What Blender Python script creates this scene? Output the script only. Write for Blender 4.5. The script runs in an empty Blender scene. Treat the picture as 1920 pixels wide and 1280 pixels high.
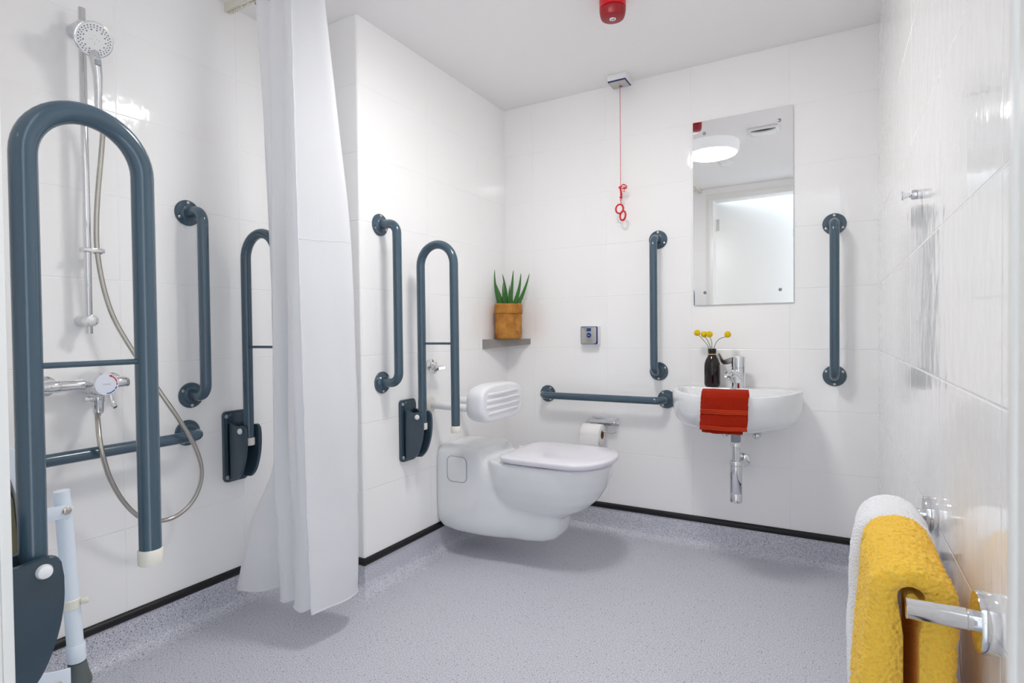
import bpy, bmesh, math, random
from mathutils import Vector, Matrix, noise, Quaternion
from math import sin, cos, pi, radians, sqrt, atan2

random.seed(7)
S = bpy.context.scene
COL = S.collection

# ------------------------------------------------------------------ camera
cam_d = bpy.data.cameras.new('camera')
cam = bpy.data.objects.new('camera', cam_d)
COL.objects.link(cam)
S.camera = cam
CAM_F, CAM_YAW, CAM_PITCH, CAM_ROLL = 1057.518, radians(29.615), radians(0.989), radians(-0.627)
cam_d.sensor_fit = 'HORIZONTAL'
cam_d.sensor_width = 36.0
cam_d.lens = CAM_F * 36.0 / 1920.0
cam_d.clip_start = 0.02
fw = Vector((-sin(CAM_YAW) * cos(CAM_PITCH), cos(CAM_YAW) * cos(CAM_PITCH), -sin(CAM_PITCH)))
rt0 = Vector((cos(CAM_YAW), sin(CAM_YAW), 0))
up0 = rt0.cross(fw)
rt = rt0 * cos(CAM_ROLL) + up0 * sin(CAM_ROLL)
up = -rt0 * sin(CAM_ROLL) + up0 * cos(CAM_ROLL)
M = Matrix((rt, up, -fw)).transposed().to_4x4()
M.translation = (0, 0, 1.0)
cam.matrix_world = M
cam_d.dof.use_dof = True
cam_d.dof.focus_distance = 1.5
cam_d.dof.aperture_fstop = 11.0

# ------------------------------------------------------------------ view, world
S.view_settings.view_transform = 'Standard'
S.view_settings.look = 'None'
S.view_settings.gamma = 1.0
S.view_settings.use_curve_mapping = False
S.view_settings.exposure = 0.90
S.cycles.max_bounces = 14
S.cycles.diffuse_bounces = 12
S.cycles.glossy_bounces = 6
W = bpy.data.worlds.new('corridor_daylight')
S.world = W
W.use_nodes = True
W.node_tree.nodes['Background'].inputs[0].default_value = (0.80, 0.90, 1.0, 1)
W.node_tree.nodes['Background'].inputs[1].default_value = 1.5
LAMP_STRENGTH = 30.0

# room measures (camera height is 1.0)
XS, XL, XR = -1.921, -1.559, 0.159      # shower wall, toilet wall, right wall
Y0, Y1, D = 0.285, 1.582, 2.68          # door wall, boxing return, back wall
H = 2.204                               # ceiling
TH = 0.2584                             # tile height

# ------------------------------------------------------------------ materials
def lin(c):
    c = c / 255.0
    return c / 12.92 if c <= 0.04045 else ((c + 0.055) / 1.055) ** 2.4
def rgb(r, g, b): return (lin(r), lin(g), lin(b), 1)

def mat(name, col, rough=0.5, metal=0.0, coat=0.0, sheen=0.0, spec=0.5, trans=0.0, ior=1.5):
    m = bpy.data.materials.new(name); m.use_nodes = True
    b = m.node_tree.nodes['Principled BSDF']
    b.inputs['Base Color'].default_value = col
    b.inputs['Roughness'].default_value = rough
    b.inputs['Metallic'].default_value = metal
    b.inputs['Coat Weight'].default_value = coat
    b.inputs['Coat Roughness'].default_value = 0.05
    b.inputs['Sheen Weight'].default_value = sheen
    b.inputs['Specular IOR Level'].default_value = spec
    b.inputs['Transmission Weight'].default_value = trans
    b.inputs['IOR'].default_value = ior
    return m

class NT:
    """small helper to wire nodes"""
    def __init__(s, m): s.t = m.node_tree; s.n = s.t.nodes; s.l = s.t.links; s.b = s.n['Principled BSDF']
    def node(s, typ, **kw):
        n = s.n.new(typ)
        for k, v in kw.items(): setattr(n, k, v)
        return n
    def put(s, sock, v):
        if isinstance(v, bpy.types.NodeSocket): s.l.new(v, sock)
        else: sock.default_value = v
    def math(s, op, a, b=0.0, c=None):
        n = s.node('ShaderNodeMath', operation=op)
        s.put(n.inputs[0], a); s.put(n.inputs[1], b)
        if c is not None: s.put(n.inputs[2], c)
        return n.outputs[0]
    def mix(s, f, a, b):
        n = s.node('ShaderNodeMix', data_type='RGBA')
        s.put(n.inputs['Factor'], f); s.put(n.inputs['A'], a); s.put(n.inputs['B'], b)
        return n.outputs['Result']
    def ramp(s, f, stops):
        n = s.node('ShaderNodeValToRGB'); e = n.color_ramp.elements
        while len(e) < len(stops): e.new(0.5)
        for i, (p, c) in enumerate(stops): e[i].position = p; e[i].color = c
        s.put(n.inputs[0], f); return n.outputs[0]

def tile_mat(name, offx, offy, seed, ripple=1.0):
    m = mat(name, rgb(248, 247, 246), rough=0.07, spec=0.5)
    k = NT(m)
    tc = k.node('ShaderNodeTexCoord'); geo = k.node('ShaderNodeNewGeometry')
    sp = k.node('ShaderNodeSeparateXYZ'); k.l.new(tc.outputs['Object'], sp.inputs[0])
    sn = k.node('ShaderNodeSeparateXYZ'); k.l.new(geo.outputs['True Normal'], sn.inputs[0])
    isx = k.math('GREATER_THAN', k.math('ABSOLUTE', sn.outputs[0]), 0.5)
    hx = k.math('SUBTRACT', sp.outputs[0], offx); hy = k.math('SUBTRACT', sp.outputs[1], offy)
    h = k.math('ADD', k.math('MULTIPLY', isx, hy), k.math('MULTIPLY', k.math('SUBTRACT', 1.0, isx), hx))
    u = k.math('DIVIDE', h, 0.4095)
    v = k.math('DIVIDE', k.math('SUBTRACT', sp.outputs[2], H), TH)
    def edge(t, size):                       # distance in metres to the nearest joint
        f = k.math('FRACT', t)
        return k.math('MULTIPLY', k.math('MINIMUM', f, k.math('SUBTRACT', 1.0, f)), size)
    d = k.math('MINIMUM', edge(u, 0.4095), edge(v, TH))
    mr = k.node('ShaderNodeMapRange'); mr.interpolation_type = 'SMOOTHSTEP'
    k.put(mr.inputs['Value'], d); mr.inputs['From Min'].default_value = 0.0006; mr.inputs['From Max'].default_value = 0.0026
    grout = k.math('SUBTRACT', 1.0, mr.outputs[0])
    cid = k.node('ShaderNodeCombineXYZ')
    k.put(cid.inputs[0], k.math('FLOOR', u)); k.put(cid.inputs[1], k.math('FLOOR', v)); cid.inputs[2].default_value = seed
    wn = k.node('ShaderNodeTexWhiteNoise'); wn.noise_dimensions = '3D'; k.l.new(cid.outputs[0], wn.inputs[0])
    base = k.mix(grout, rgb(248, 247, 246), rgb(247, 246, 245))
    k.put(k.b.inputs['Base Color'], base)
    k.put(k.b.inputs['Roughness'], k.math('ADD', k.math('MULTIPLY', grout, 0.25), 0.06))
    # glaze ripples: tall narrow waves
    mp = k.node('ShaderNodeMapping'); k.l.new(tc.outputs['Object'], mp.inputs[0]); mp.inputs['Scale'].default_value = (27, 27, 17)
    nz = k.node('ShaderNodeTexNoise'); k.l.new(mp.outputs[0], nz.inputs['Vector']); nz.inputs['Scale'].default_value = 1.0; nz.inputs['Detail'].default_value = 2.0
    bp = k.node('ShaderNodeBump'); bp.inputs['Strength'].default_value = 1.0; bp.inputs['Distance'].default_value = 0.0007 * ripple
    k.l.new(nz.outputs['Fac'], bp.inputs['Height'])
    b2 = k.node('ShaderNodeBump'); b2.inputs['Strength'].default_value = 0.6; b2.inputs['Distance'].default_value = 0.0012
    k.put(b2.inputs['Height'], mr.outputs[0]); k.l.new(bp.outputs[0], b2.inputs['Normal'])
    # every tile sits a hair out of true
    vm = k.node('ShaderNodeVectorMath', operation='SUBTRACT'); k.l.new(wn.outputs['Color'], vm.inputs[0]); vm.inputs[1].default_value = (.5, .5, .5)
    vs = k.node('ShaderNodeVectorMath', operation='SCALE'); k.l.new(vm.outputs[0], vs.inputs[0]); vs.inputs['Scale'].default_value = 0.012
    va = k.node('ShaderNodeVectorMath', operation='ADD'); k.l.new(b2.outputs[0], va.inputs[0]); k.l.new(vs.outputs[0], va.inputs[1])
    vn = k.node('ShaderNodeVectorMath', operation='NORMALIZE'); k.l.new(va.outputs[0], vn.inputs[0])
    k.l.new(vn.outputs[0], k.b.inputs['Normal'])
    return m

def vinyl_mat():
    m = mat('speckled_vinyl', rgb(170, 170, 184), rough=0.42, spec=0.35)
    k = NT(m); tc = k.node('ShaderNodeTexCoord')
    def noise_n(sc, det=2.0, rough=.6):
        n = k.node('ShaderNodeTexNoise'); k.l.new(tc.outputs['Object'], n.inputs['Vector'])
        n.inputs['Scale'].default_value = sc; n.inputs['Detail'].default_value = det; n.inputs['Roughness'].default_value = rough
        return n.outputs['Fac']
    def vor(sc, out='Distance'):
        n = k.node('ShaderNodeTexVoronoi'); k.l.new(tc.outputs['Object'], n.inputs['Vector']); n.inputs['Scale'].default_value = sc
        n.inputs['Randomness'].default_value = 1.0
        return n
    fine = noise_n(270, 4, .75)
    c = k.ramp(fine, [(0.33, rgb(136, 137, 150)), (0.5, rgb(201, 202, 211)), (0.66, rgb(243, 244, 250))])
    v1 = vor(150)
    c = k.mix(k.math('MULTIPLY', k.math('LESS_THAN', v1.outputs['Distance'], 0.22), k.math('GREATER_THAN', k.node('ShaderNodeSeparateColor').outputs[0] if 0 else noise_n(40), 0.52)), c, rgb(216, 216, 226))
    v2 = vor(120)
    sc = k.node('ShaderNodeSeparateColor'); k.l.new(v2.outputs['Color'], sc.inputs[0])
    dark = k.math('MULTIPLY', k.math('LESS_THAN', v2.outputs['Distance'], 0.20), k.math('GREATER_THAN', sc.outputs[0], 0.80))
    c = k.mix(dark, c, rgb(78, 78, 92))
    blotch = noise_n(3.0, 2)
    c = k.mix(k.math('MULTIPLY', blotch, 0.10), c, rgb(150, 148, 160))
    k.put(k.b.inputs['Base Color'], c)
    bp = k.node('ShaderNodeBump'); bp.inputs['Strength'].default_value = 0.12; bp.inputs['Distance'].default_value = 0.0008
    k.put(bp.inputs['Height'], fine); k.l.new(bp.outputs[0], k.b.inputs['Normal'])
    return m

def cloth_mat(name, c0, c1, scale=420, rough=0.95, bump=0.7, dist=0.003):
    m = mat(name, c0, rough=rough, sheen=0.12, spec=0.1)
    k = NT(m); tc = k.node('ShaderNodeTexCoord')
    n = k.node('ShaderNodeTexNoise'); k.l.new(tc.outputs['Object'], n.inputs['Vector'])
    n.inputs['Scale'].default_value = scale; n.inputs['Detail'].default_value = 3
    v = k.node('ShaderNodeTexVoronoi'); k.l.new(tc.outputs['Object'], v.inputs['Vector']); v.inputs['Scale'].default_value = scale * .7
    k.put(k.b.inputs['Base Color'], k.mix(n.outputs['Fac'], c0, c1))
    bp = k.node('ShaderNodeBump'); bp.inputs['Strength'].default_value = bump; bp.inputs['Distance'].default_value = dist
    k.put(bp.inputs['Height'], k.math('SUBTRACT', n.outputs['Fac'], v.outputs['Distance'])); k.l.new(bp.outputs[0], k.b.inputs['Normal'])
    return m

def curtain_mat():
    m = bpy.data.materials.new('curtain_polyester'); m.use_nodes = True
    t = m.node_tree; b = t.nodes['Principled BSDF']; out = t.nodes['Material Output']
    b.inputs['Base Color'].default_value = rgb(251, 251, 252); b.inputs['Roughness'].default_value = 0.55; b.inputs['Sheen Weight'].default_value = 0.15
    tr = t.nodes.new('ShaderNodeBsdfTranslucent'); tr.inputs[0].default_value = rgb(244, 245, 248)
    mx = t.nodes.new('ShaderNodeMixShader'); mx.inputs[0].default_value = 0.46
    t.links.new(b.outputs[0], mx.inputs[1]); t.links.new(tr.outputs[0], mx.inputs[2]); t.links.new(mx.outputs[0], out.inputs[0])
    tc = t.nodes.new('ShaderNodeTexCoord'); mp = t.nodes.new('ShaderNodeMapping'); mp.inputs['Scale'].default_value = (14, 14, 5)
    n = t.nodes.new('ShaderNodeTexNoise'); n.inputs['Scale'].default_value = 1.0; n.inputs['Detail'].default_value = 3
    bp = t.nodes.new('ShaderNodeBump'); bp.inputs['Strength'].default_value = 0.35; bp.inputs['Distance'].default_value = 0.008
    t.links.new(tc.outputs['Object'], mp.inputs[0]); t.links.new(mp.outputs[0], n.inputs['Vector']); t.links.new(n.outputs['Fac'], bp.inputs['Height'])
    t.links.new(bp.outputs[0], b.inputs['Normal'])
    return m

def emit_mat(name, col, s):
    m = bpy.data.materials.new(name); m.use_nodes = True
    b = m.node_tree.nodes['Principled BSDF']
    b.inputs['Base Color'].default_value = (.9, .9, .9, 1)
    b.inputs['Emission Color'].default_value = col; b.inputs['Emission Strength'].default_value = s
    return m

def pot_mat():
    m = mat('washable_paper', rgb(178, 120, 52), rough=0.75, spec=0.25)
    k = NT(m); tc = k.node('ShaderNodeTexCoord')
    n = k.node('ShaderNodeTexNoise'); k.l.new(tc.outputs['Object'], n.inputs['Vector']); n.inputs['Scale'].default_value = 22; n.inputs['Detail'].default_value = 5
    k.put(k.b.inputs['Base Color'], k.ramp(n.outputs['Fac'], [(0.3, rgb(150, 96, 38)), (0.55, rgb(182, 124, 56)), (0.75, rgb(198, 142, 74))]))
    bp = k.node('ShaderNodeBump'); bp.inputs['Strength'].default_value = 0.5; bp.inputs['Distance'].default_value = 0.004
    k.put(bp.inputs['Height'], n.outputs['Fac']); k.l.new(bp.outputs[0], k.b.inputs['Normal'])
    return m

MT = dict(
    vinyl=vinyl_mat(),
    ceil=mat('ceiling_paint', rgb(246, 244, 243), rough=0.9, spec=0.1),
    cap=mat('black_cap_strip', rgb(9, 9, 13), rough=0.45),
    paint=mat('gloss_white_paint', rgb(236, 235, 232), rough=0.3),
    slate=mat('slate_powder_coat', rgb(64, 86, 101), rough=0.22, coat=0.35),
    slate_dark=mat('slate_plastic', rgb(52, 70, 83), rough=0.3, coat=0.15),
    chrome=mat('chrome', (0.74, 0.75, 0.77, 1), rough=0.06, metal=1.0),
    darkchrome=mat('dark_chrome', (0.30, 0.31, 0.33, 1), rough=0.15, metal=1.0),
    satin=mat('satin_steel', rgb(196, 194, 190), rough=0.32, metal=1.0),
    hose=mat('steel_hose', rgb(190, 186, 178), rough=0.22, metal=1.0),
    screw=mat('screw_steel', rgb(205, 198, 186), rough=0.3, metal=1.0),
    dark=mat('dark_recess', rgb(26, 26, 28), rough=0.6),
    china=mat('vitreous_china', rgb(231, 233, 235), rough=0.07, coat=0.4),
    lid=mat('seat_plastic', rgb(233, 231, 238), rough=0.16),
    plastic=mat('white_plastic', rgb(236, 236, 236), rough=0.28),
    cream=mat('warm_white_plastic', rgb(230, 226, 214), rough=0.4),
    rest=mat('white_vinyl_pad', rgb(232, 233, 236), rough=0.36),
    paleblue=mat('pale_blue_enamel', rgb(224, 233, 242), rough=0.3),
    khaki=mat('khaki_pad', rgb(128, 124, 96), rough=0.6),
    rubber=mat('grey_rubber', rgb(92, 98, 96), rough=0.7),
    curtain=curtain_mat(),
    grey=mat('shelf_steel', rgb(196, 192, 187), rough=0.42, metal=0.35),
    pot=pot_mat(),
    soil=mat('soil', rgb(50, 40, 32), rough=0.95),
    leaf=mat('aloe_leaf', rgb(48, 108, 34), rough=0.4),
    tip=mat('aloe_tip', rgb(66, 62, 48), rough=0.6),
    red=mat('alarm_red', rgb(206, 14, 30), rough=0.3),
    redlens=mat('red_lens', rgb(150, 12, 26), rough=0.38),
    cordred=mat('cord_red', rgb(214, 14, 26), rough=0.4),
    blue=mat('dark_blue_plastic', rgb(24, 38, 110), rough=0.35),
    bluelamp=mat('blue_lens', rgb(12, 66, 120), rough=0.3),
    bluelight=mat('light_blue_print', rgb(120, 150, 235), rough=0.4),
    nozzle=mat('grey_nozzles', rgb(112, 116, 128), rough=0.5),
    white=mat('white_print', rgb(240, 240, 240), rough=0.5),
    blueprint=mat('blue_print', rgb(30, 70, 160), rough=0.4),
    redprint=mat('red_print', rgb(205, 30, 60), rough=0.4),
    greyprint=mat('grey_print', rgb(196, 196, 202), rough=0.4),
    mirror=mat('mirror_silver', (0.93, 0.94, 0.94, 1), rough=0.0, metal=1.0),
    glassedge=mat('glass_edge', rgb(150, 168, 164), rough=0.1),
    amber=mat('amber_glass', rgb(20, 8, 9), rough=0.06, coat=0.0),
    twine=mat('twine', rgb(214, 180, 130), rough=0.8),
    stem=mat('flower_stem', rgb(86, 104, 58), rough=0.6),
    flower=cloth_mat('flower_yellow', rgb(236, 196, 10), rgb(250, 220, 40), scale=500, bump=1.0, dist=0.002),
    redtowel=cloth_mat('red_terry', rgb(128, 18, 3), rgb(190, 44, 8), scale=520, dist=0.0025),
    redband=mat('red_woven_band', rgb(212, 64, 18), rough=0.8),
    yellow=cloth_mat('yellow_terry', rgb(252, 188, 44), rgb(255, 222, 104), scale=260, bump=0.7, dist=0.004),
    whitetowel=cloth_mat('white_terry', rgb(236, 237, 242), rgb(250, 250, 252), scale=380),
    paper=mat('tissue_paper', rgb(238, 236, 234), rough=0.9, spec=0.1),
    card=mat('brown_card', rgb(140, 104, 66), rough=0.9),
    brass=mat('brass_washer', rgb(190, 150, 60), rough=0.35, metal=0.8),
    greyplastic=mat('grey_plastic', rgb(150, 156, 166), rough=0.35),
    lampside=mat('opal_plastic', rgb(226, 230, 240), rough=0.35),
    lampring=emit_mat('opal_ring', (.86, .92, 1.0, 1), 0.10),
    lamp=emit_mat('opal_diffuser', (1.0, 0.985, 0.97, 1), LAMP_STRENGTH),
    door=mat('door_paint', rgb(244, 244, 242), rough=0.35),
)
T_S = tile_mat('tile_shower', -1.56, 0.9235, 1.0)
T_L = tile_mat('tile_toilet', XL + 0.02, 1.5885, 2.0)
T_B = tile_mat('tile_basin', -1.3865, 2.0, 3.0)
T_R = tile_mat('tile_right', 0.0, 1.2, 4.0, ripple=1.0)
T_F = tile_mat('tile_door', -1.05, 0.3, 5.0)

# ------------------------------------------------------------------ mesh helpers
def V(*a): return Vector(a)

def box(bm, x0, x1, y0, y1, z0, z1, bev=0.0, seg=2, edges=None):
    vs = [bm.verts.new((x, y, z)) for x in (x0, x1) for y in (y0, y1) for z in (z0, z1)]
    fs = [(0, 1, 3, 2), (4, 6, 7, 5), (0, 4, 5, 1), (2, 3, 7, 6), (0, 2, 6, 4), (1, 5, 7, 3)]
    faces = [bm.faces.new([vs[i] for i in f]) for f in fs]
    if bev > 0:
        es = list({e for f in faces for e in f.edges})
        if edges: es = [e for e in es if edges(e)]
        bmesh.ops.bevel(bm, geom=es, offset=bev, segments=seg, affect='EDGES', profile=0.5)
    return vs

def ring_faces(bm, rings, caps=(True, True), closed=False):
    n = len(rings[0])
    m = len(rings)
    for i in range(m if closed else m - 1):
        a, b = rings[i], rings[(i + 1) % m]
        for j in range(n):
            bm.faces.new((a[j], a[(j + 1) % n], b[(j + 1) % n], b[j]))
    if not closed:
        if caps[0]: bm.faces.new(list(reversed(rings[0])))
        if caps[1]: bm.faces.new(rings[-1])

def tube(bm, pts, r, n=16, caps=(True, True), closed=False, flat=1.0):
    pts = [Vector(p) for p in pts]
    m = len(pts)
    rr = r if isinstance(r, (list, tuple)) else [r] * m
    tang = []
    for i in range(m):
        if closed: t = pts[(i + 1) % m] - pts[i - 1]
        else: t = pts[min(i + 1, m - 1)] - pts[max(i - 1, 0)]
        tang.append(t.normalized())
    t0 = tang[0]
    u = t0.orthogonal().normalized()
    if abs(t0.z) < 0.9: u = (V(0, 0, 1) - t0 * t0.z).normalized()
    rings = []
    for i in range(m):
        if i:
            q = tang[i - 1].rotation_difference(tang[i]); u = (q @ u)
            u = (u - tang[i] * u.dot(tang[i])).normalized()
        w = tang[i].cross(u)
        rings.append([bm.verts.new(pts[i] + (u * cos(2 * pi * j / n) + w * sin(2 * pi * j / n) * flat) * rr[i]) for j in range(n)])
    ring_faces(bm, rings, caps, closed)

def lathe(bm, prof, o=(0, 0, 0), axis=(0, 0, 1), n=32, caps=(True, True)):
    """prof: list of (radius, height along axis)"""
    q = V(0, 0, 1).rotation_difference(Vector(axis).normalized()); o = Vector(o)
    rings = []
    for r, h in prof:
        rings.append([bm.verts.new(o + q @ V(max(r, 1e-5) * cos(2 * pi * j / n), max(r, 1e-5) * sin(2 * pi * j / n), h)) for j in range(n)])
    ring_faces(bm, rings, caps)

def cyl(bm, p0, p1, r, n=24, bev=0.0):
    p0, p1 = Vector(p0), Vector(p1); L = (p1 - p0).length
    if bev > 0: prof = [(r - bev, 0), (r - bev * .3, bev * .3), (r, bev), (r, L - bev), (r - bev * .3, L - bev * .3), (r - bev, L)]
    else: prof = [(r, 0), (r, L)]
    lathe(bm, prof, p0, p1 - p0, n)

def fillet(pts, rad, n=8):
    pts = [Vector(p) for p in pts]; out = [pts[0]]
    for i in range(1, len(pts) - 1):
        a = (pts[i - 1] - pts[i]); b = (pts[i + 1] - pts[i])
        an, bn = a.normalized(), b.normalized()
        ang = an.angle(bn)
        t = min(rad / math.tan(ang / 2), a.length * .49, b.length * .49); r = t * math.tan(ang / 2)
        bis = (an + bn).normalized(); c = pts[i] + bis * (r / sin(ang / 2))
        s0 = pts[i] + an * t - c; s1 = pts[i] + bn * t - c
        for k in range(n + 1):
            f = k / n; th = s0.angle(s1)
            out.append(c + (s0 * sin((1 - f) * th) + s1 * sin(f * th)) / sin(th))
    out.append(pts[-1]); return out

def catmull(pts, per=6):
    pts = [Vector(p) for p in pts]; out = []
    P = [pts[0] * 2 - pts[1]] + pts + [pts[-1] * 2 - pts[-2]]
    for i in range(1, len(P) - 2):
        for k in range(per):
            t = k / per; a, b, c, d = P[i - 1], P[i], P[i + 1], P[i + 2]
            out.append(0.5 * ((2 * b) + (c - a) * t + (2 * a - 5 * b + 4 * c - d) * t * t + (3 * b - a - 3 * c + d) * t ** 3))
    out.append(pts[-1]); return out

def prism(bm, outline, axis, a0, a1, bev=0.0, seg=2):
    """outline of 2D points in the plane across axis (0=x:(y,z) 1=y:(x,z) 2=z:(x,y))"""
    def P(p, a):
        if axis == 0: return (a, p[0], p[1])
        if axis == 1: return (p[0], a, p[1])
        return (p[0], p[1], a)
    A = [bm.verts.new(P(p, a0)) for p in outline]; B = [bm.verts.new(P(p, a1)) for p in outline]
    f0 = bm.faces.new(list(reversed(A))); f1 = bm.faces.new(B)
    n = len(A)
    for i in range(n): bm.faces.new((A[i], A[(i + 1) % n], B[(i + 1) % n], B[i]))
    if bev > 0:
        bmesh.ops.bevel(bm, geom=list(f0.edges) + list(f1.edges), offset=bev, segments=seg, affect='EDGES', profile=0.5)

def rrect(x0, x1, y0, y1, r, n=5):
    out = []
    for cx, cy, a0 in ((x1 - r, y1 - r, 0), (x0 + r, y1 - r, 90), (x0 + r, y0 + r, 180), (x1 - r, y0 + r, 270)):
        for k in range(n + 1):
            a = radians(a0 + 90 * k / n); out.append((cx + r * cos(a), cy + r * sin(a)))
    return out

ORI = {}
def link(name, bm, m, parent=None, sharp=35, flat=False, recalc=True):
    """turn a bmesh (in the parent's root frame) into ONE mesh object"""
    if recalc: bmesh.ops.recalc_face_normals(bm, faces=bm.faces[:])
    me = bpy.data.meshes.new(name); bm.to_mesh(me); bm.free()
    for p in me.polygons: p.use_smooth = not flat
    if not flat: me.set_sharp_from_angle(angle=radians(sharp))
    if m is not None: me.materials.append(MT[m] if isinstance(m, str) else m)
    o = bpy.data.objects.new(name, me); COL.objects.link(o)
    if parent is not None: o.parent = parent
    return o

def tag(o, label, cat, group=None):
    o['label'] = label; o['category'] = cat
    if group: o['group'] = group
    return o

def thing(name, label, cat, loc=(0, 0, 0), rot=(0, 0, 0), group=None):
    o = bpy.data.objects.new(name, None); COL.objects.link(o)
    o.empty_display_size = 0.05
    o.location = loc; o.rotation_euler = rot
    return tag(o, label, cat, group)

def dup(root, loc, rot, label):
    r = root.copy(); COL.objects.link(r); r.location = loc; r.rotation_euler = rot; r['label'] = label
    for ch in list(root.children):
        c = ch.copy(); COL.objects.link(c); c.parent = r
        for g in list(ch.children):
            d = g.copy(); COL.objects.link(d); d.parent = c
    return r

def struct(name, bm, m, parent=None, **kw):
    o = link(name, bm, m, parent, **kw)
    if parent is None: o['kind'] = 'structure'
    return o

def B(): return bmesh.new()

# ------------------------------------------------------------------ the room shell
bm = B(); box(bm, XS - .12, XR + .12, -1.3, D + .12, -.1, 0); struct('floor', bm, 'vinyl', flat=True)
bm = B(); box(bm, XS - .12, XR + .12, Y0 - .12, D + .12, H, H + .1); struct('ceiling', bm, 'ceil', flat=True)
bm = B(); box(bm, XS - .1, XS, Y0, Y1, 0, H); struct('wall_shower', bm, T_S, flat=True)
bm = B(); box(bm, XS - .1, XL - .1, Y1, Y1 + .1, 0, H); struct('wall_return', bm, T_L, flat=True)
bm = B()
box(bm, XL - .1, XL, Y1, D + .1, 0, H, bev=0.009, seg=4,
    edges=lambda e: all(abs(v.co.x - XL) < 1e-4 and abs(v.co.y - Y1) < 1e-4 for v in e.verts))
struct('wall_left', bm, T_L, sharp=60)
bm = B(); box(bm, XL, XR, D, D + .1, 0, H); struct('wall_back', bm, T_B, flat=True)
bm = B(); box(bm, XR, XR + .1, Y0, D + .1, 0, H); struct('wall_right', bm, T_R, flat=True)
DX0, DX1, DZ = -.885, .0618, 2.10        # doorway
bm = B()
box(bm, XS - .1, DX0 - .01, Y0 - .1, Y0, 0, H)
box(bm, DX1 + .01, XR + .1, Y0 - .1, Y0, 0, H)
box(bm, DX0 - .01, DX1 + .01, Y0 - .1, Y0, DZ + .01, H)
struct('wall_front', bm, T_F, flat=True)

# coved vinyl skirting and its black capping strip, one piece per wall
CH = [V(XS, Y0, 0), V(XS, Y1, 0), V(XL, Y1, 0), V(XL, D, 0), V(XR, D, 0), V(XR, Y0, 0)]
def mitre(i):
    def nrm(a, b):
        d = (b - a).normalized(); return V(d.y, -d.x, 0)
    n1 = nrm(CH[i - 1], CH[i]) if i > 0 else None
    n2 = nrm(CH[i], CH[i + 1]) if i < len(CH) - 1 else None
    if n1 is None: return n2
    if n2 is None: return n1
    return (n1 + n2) / (1 + n1.dot(n2))
COVE = [(0.0, 0.112), (0.0035, 0.112), (0.0035, 0.052)] + [(0.0515 - .048 * cos(a), 0.0495 - .048 * sin(a)) for a in [radians(t) for t in range(0, 91, 9)]] + [(0.058, 0.0008), (0.075, 0.00005), (0.075, -0.0005), (0.0, -0.0005)]
CAP = [(0.0, 0.1115), (0.007, 0.1115), (0.0115, 0.1165), (0.0125, 0.122), (0.0115, 0.129), (0.0075, 0.136), (0.003, 0.1385), (0.0, 0.1385)]
WN = ['shower', 'return', 'left', 'back', 'right']
for i, nm in enumerate(WN):
    for prof, name, m, sh in ((COVE, 'baseboard_' + nm, 'vinyl', 50), (CAP, 'trim_%d' % (i + 1), 'cap', 50)):
        bm = B(); rings = []
        for e in (i, i + 1):
            mv = mitre(e)
            rings.append([bm.verts.new(CH[e] + mv * o + V(0, 0, z)) for o, z in prof])
        ring_faces(bm, rings)
        struct(name, bm, m, sharp=sh)

# door lining and architrave, one frame
bm = B()
for yy, pr_, w in ((Y0, .014, .07),):
    # architrave around the opening, room side, two-step moulding
    for a0, a1, t in ((-.0005, .055, .012), (0.012, .04, .016)):
        box(bm, DX0 - a1, DX0 - a0, Y0, Y0 + t, 0, DZ + a0, bev=.002)
        box(bm, DX1 + a0, DX1 + a1, Y0, Y0 + t, 0, DZ + a0, bev=.002)
        box(bm, DX0 - a1, DX1 + a1, Y0, Y0 + t, DZ + a0, DZ + a1, bev=.002)
box(bm, DX0 - .012, DX0, Y0 - .13, Y0, 0, DZ, bev=.002)
box(bm, DX1, DX1 + .012, Y0 - .13, Y0, 0, DZ, bev=.002)
box(bm, DX0, DX1, Y0 - .13, Y0, DZ, DZ + .012, bev=.002)
struct('trim_6', bm, 'paint')

# door leaf, ajar into the corridor
dr = thing('door_1', 'white painted door ajar', 'door', (DX0 - .002, Y0 - .131, 0), (0, 0, radians(-18.5)))
for kk in ('label', 'category'): del dr[kk]
dr['kind'] = 'structure'
bm = B(); box(bm, .0, .915, -.044, 0, .008, DZ + .03, bev=.002); link('door_leaf', bm, 'door', dr)
for hz in (.22, 1.0, 1.86):
    bm = B(); cyl(bm, (0, .004, hz), (0, .004, hz + .1), .006, 12); box(bm, .0, .03, -.001, .0015, hz, hz + .1); link('hinge', bm, 'satin', dr)
bm = B(); lathe(bm, [(.026, 0), (.026, .008), (.011, .010), (.011, .05)], (.86, 0, 1.0), (0, 1, 0), 20)
tube(bm, fillet([(.86, .045, 1.0), (.86, .055, 1.0), (.75, .055, 1.0)], .008), .009, 12); link('door_handle', bm, 'satin', dr)

# ------------------------------------------------------------------ ceiling fittings
LX, LY = -.68, 1.49
r = thing('ceiling_light', 'round white ceiling light with a glowing flat diffuser', 'ceiling light', (LX, LY, H))
bm = B(); lathe(bm, [(.150, 0), (.166, 0), (.168, -.01), (.165, -.055), (.155, -.068), (.148, -.066), (.148, -.05)], n=64, caps=(True, False)); link('housing', bm, 'lampring', r)
bm = B(); lathe(bm, [(.148, -.060), (.146, -.072), (.12, -.080), (.06, -.085), (.001, -.086)], n=64, caps=(True, True)); link('diffuser', bm, 'lamp', r)

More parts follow.
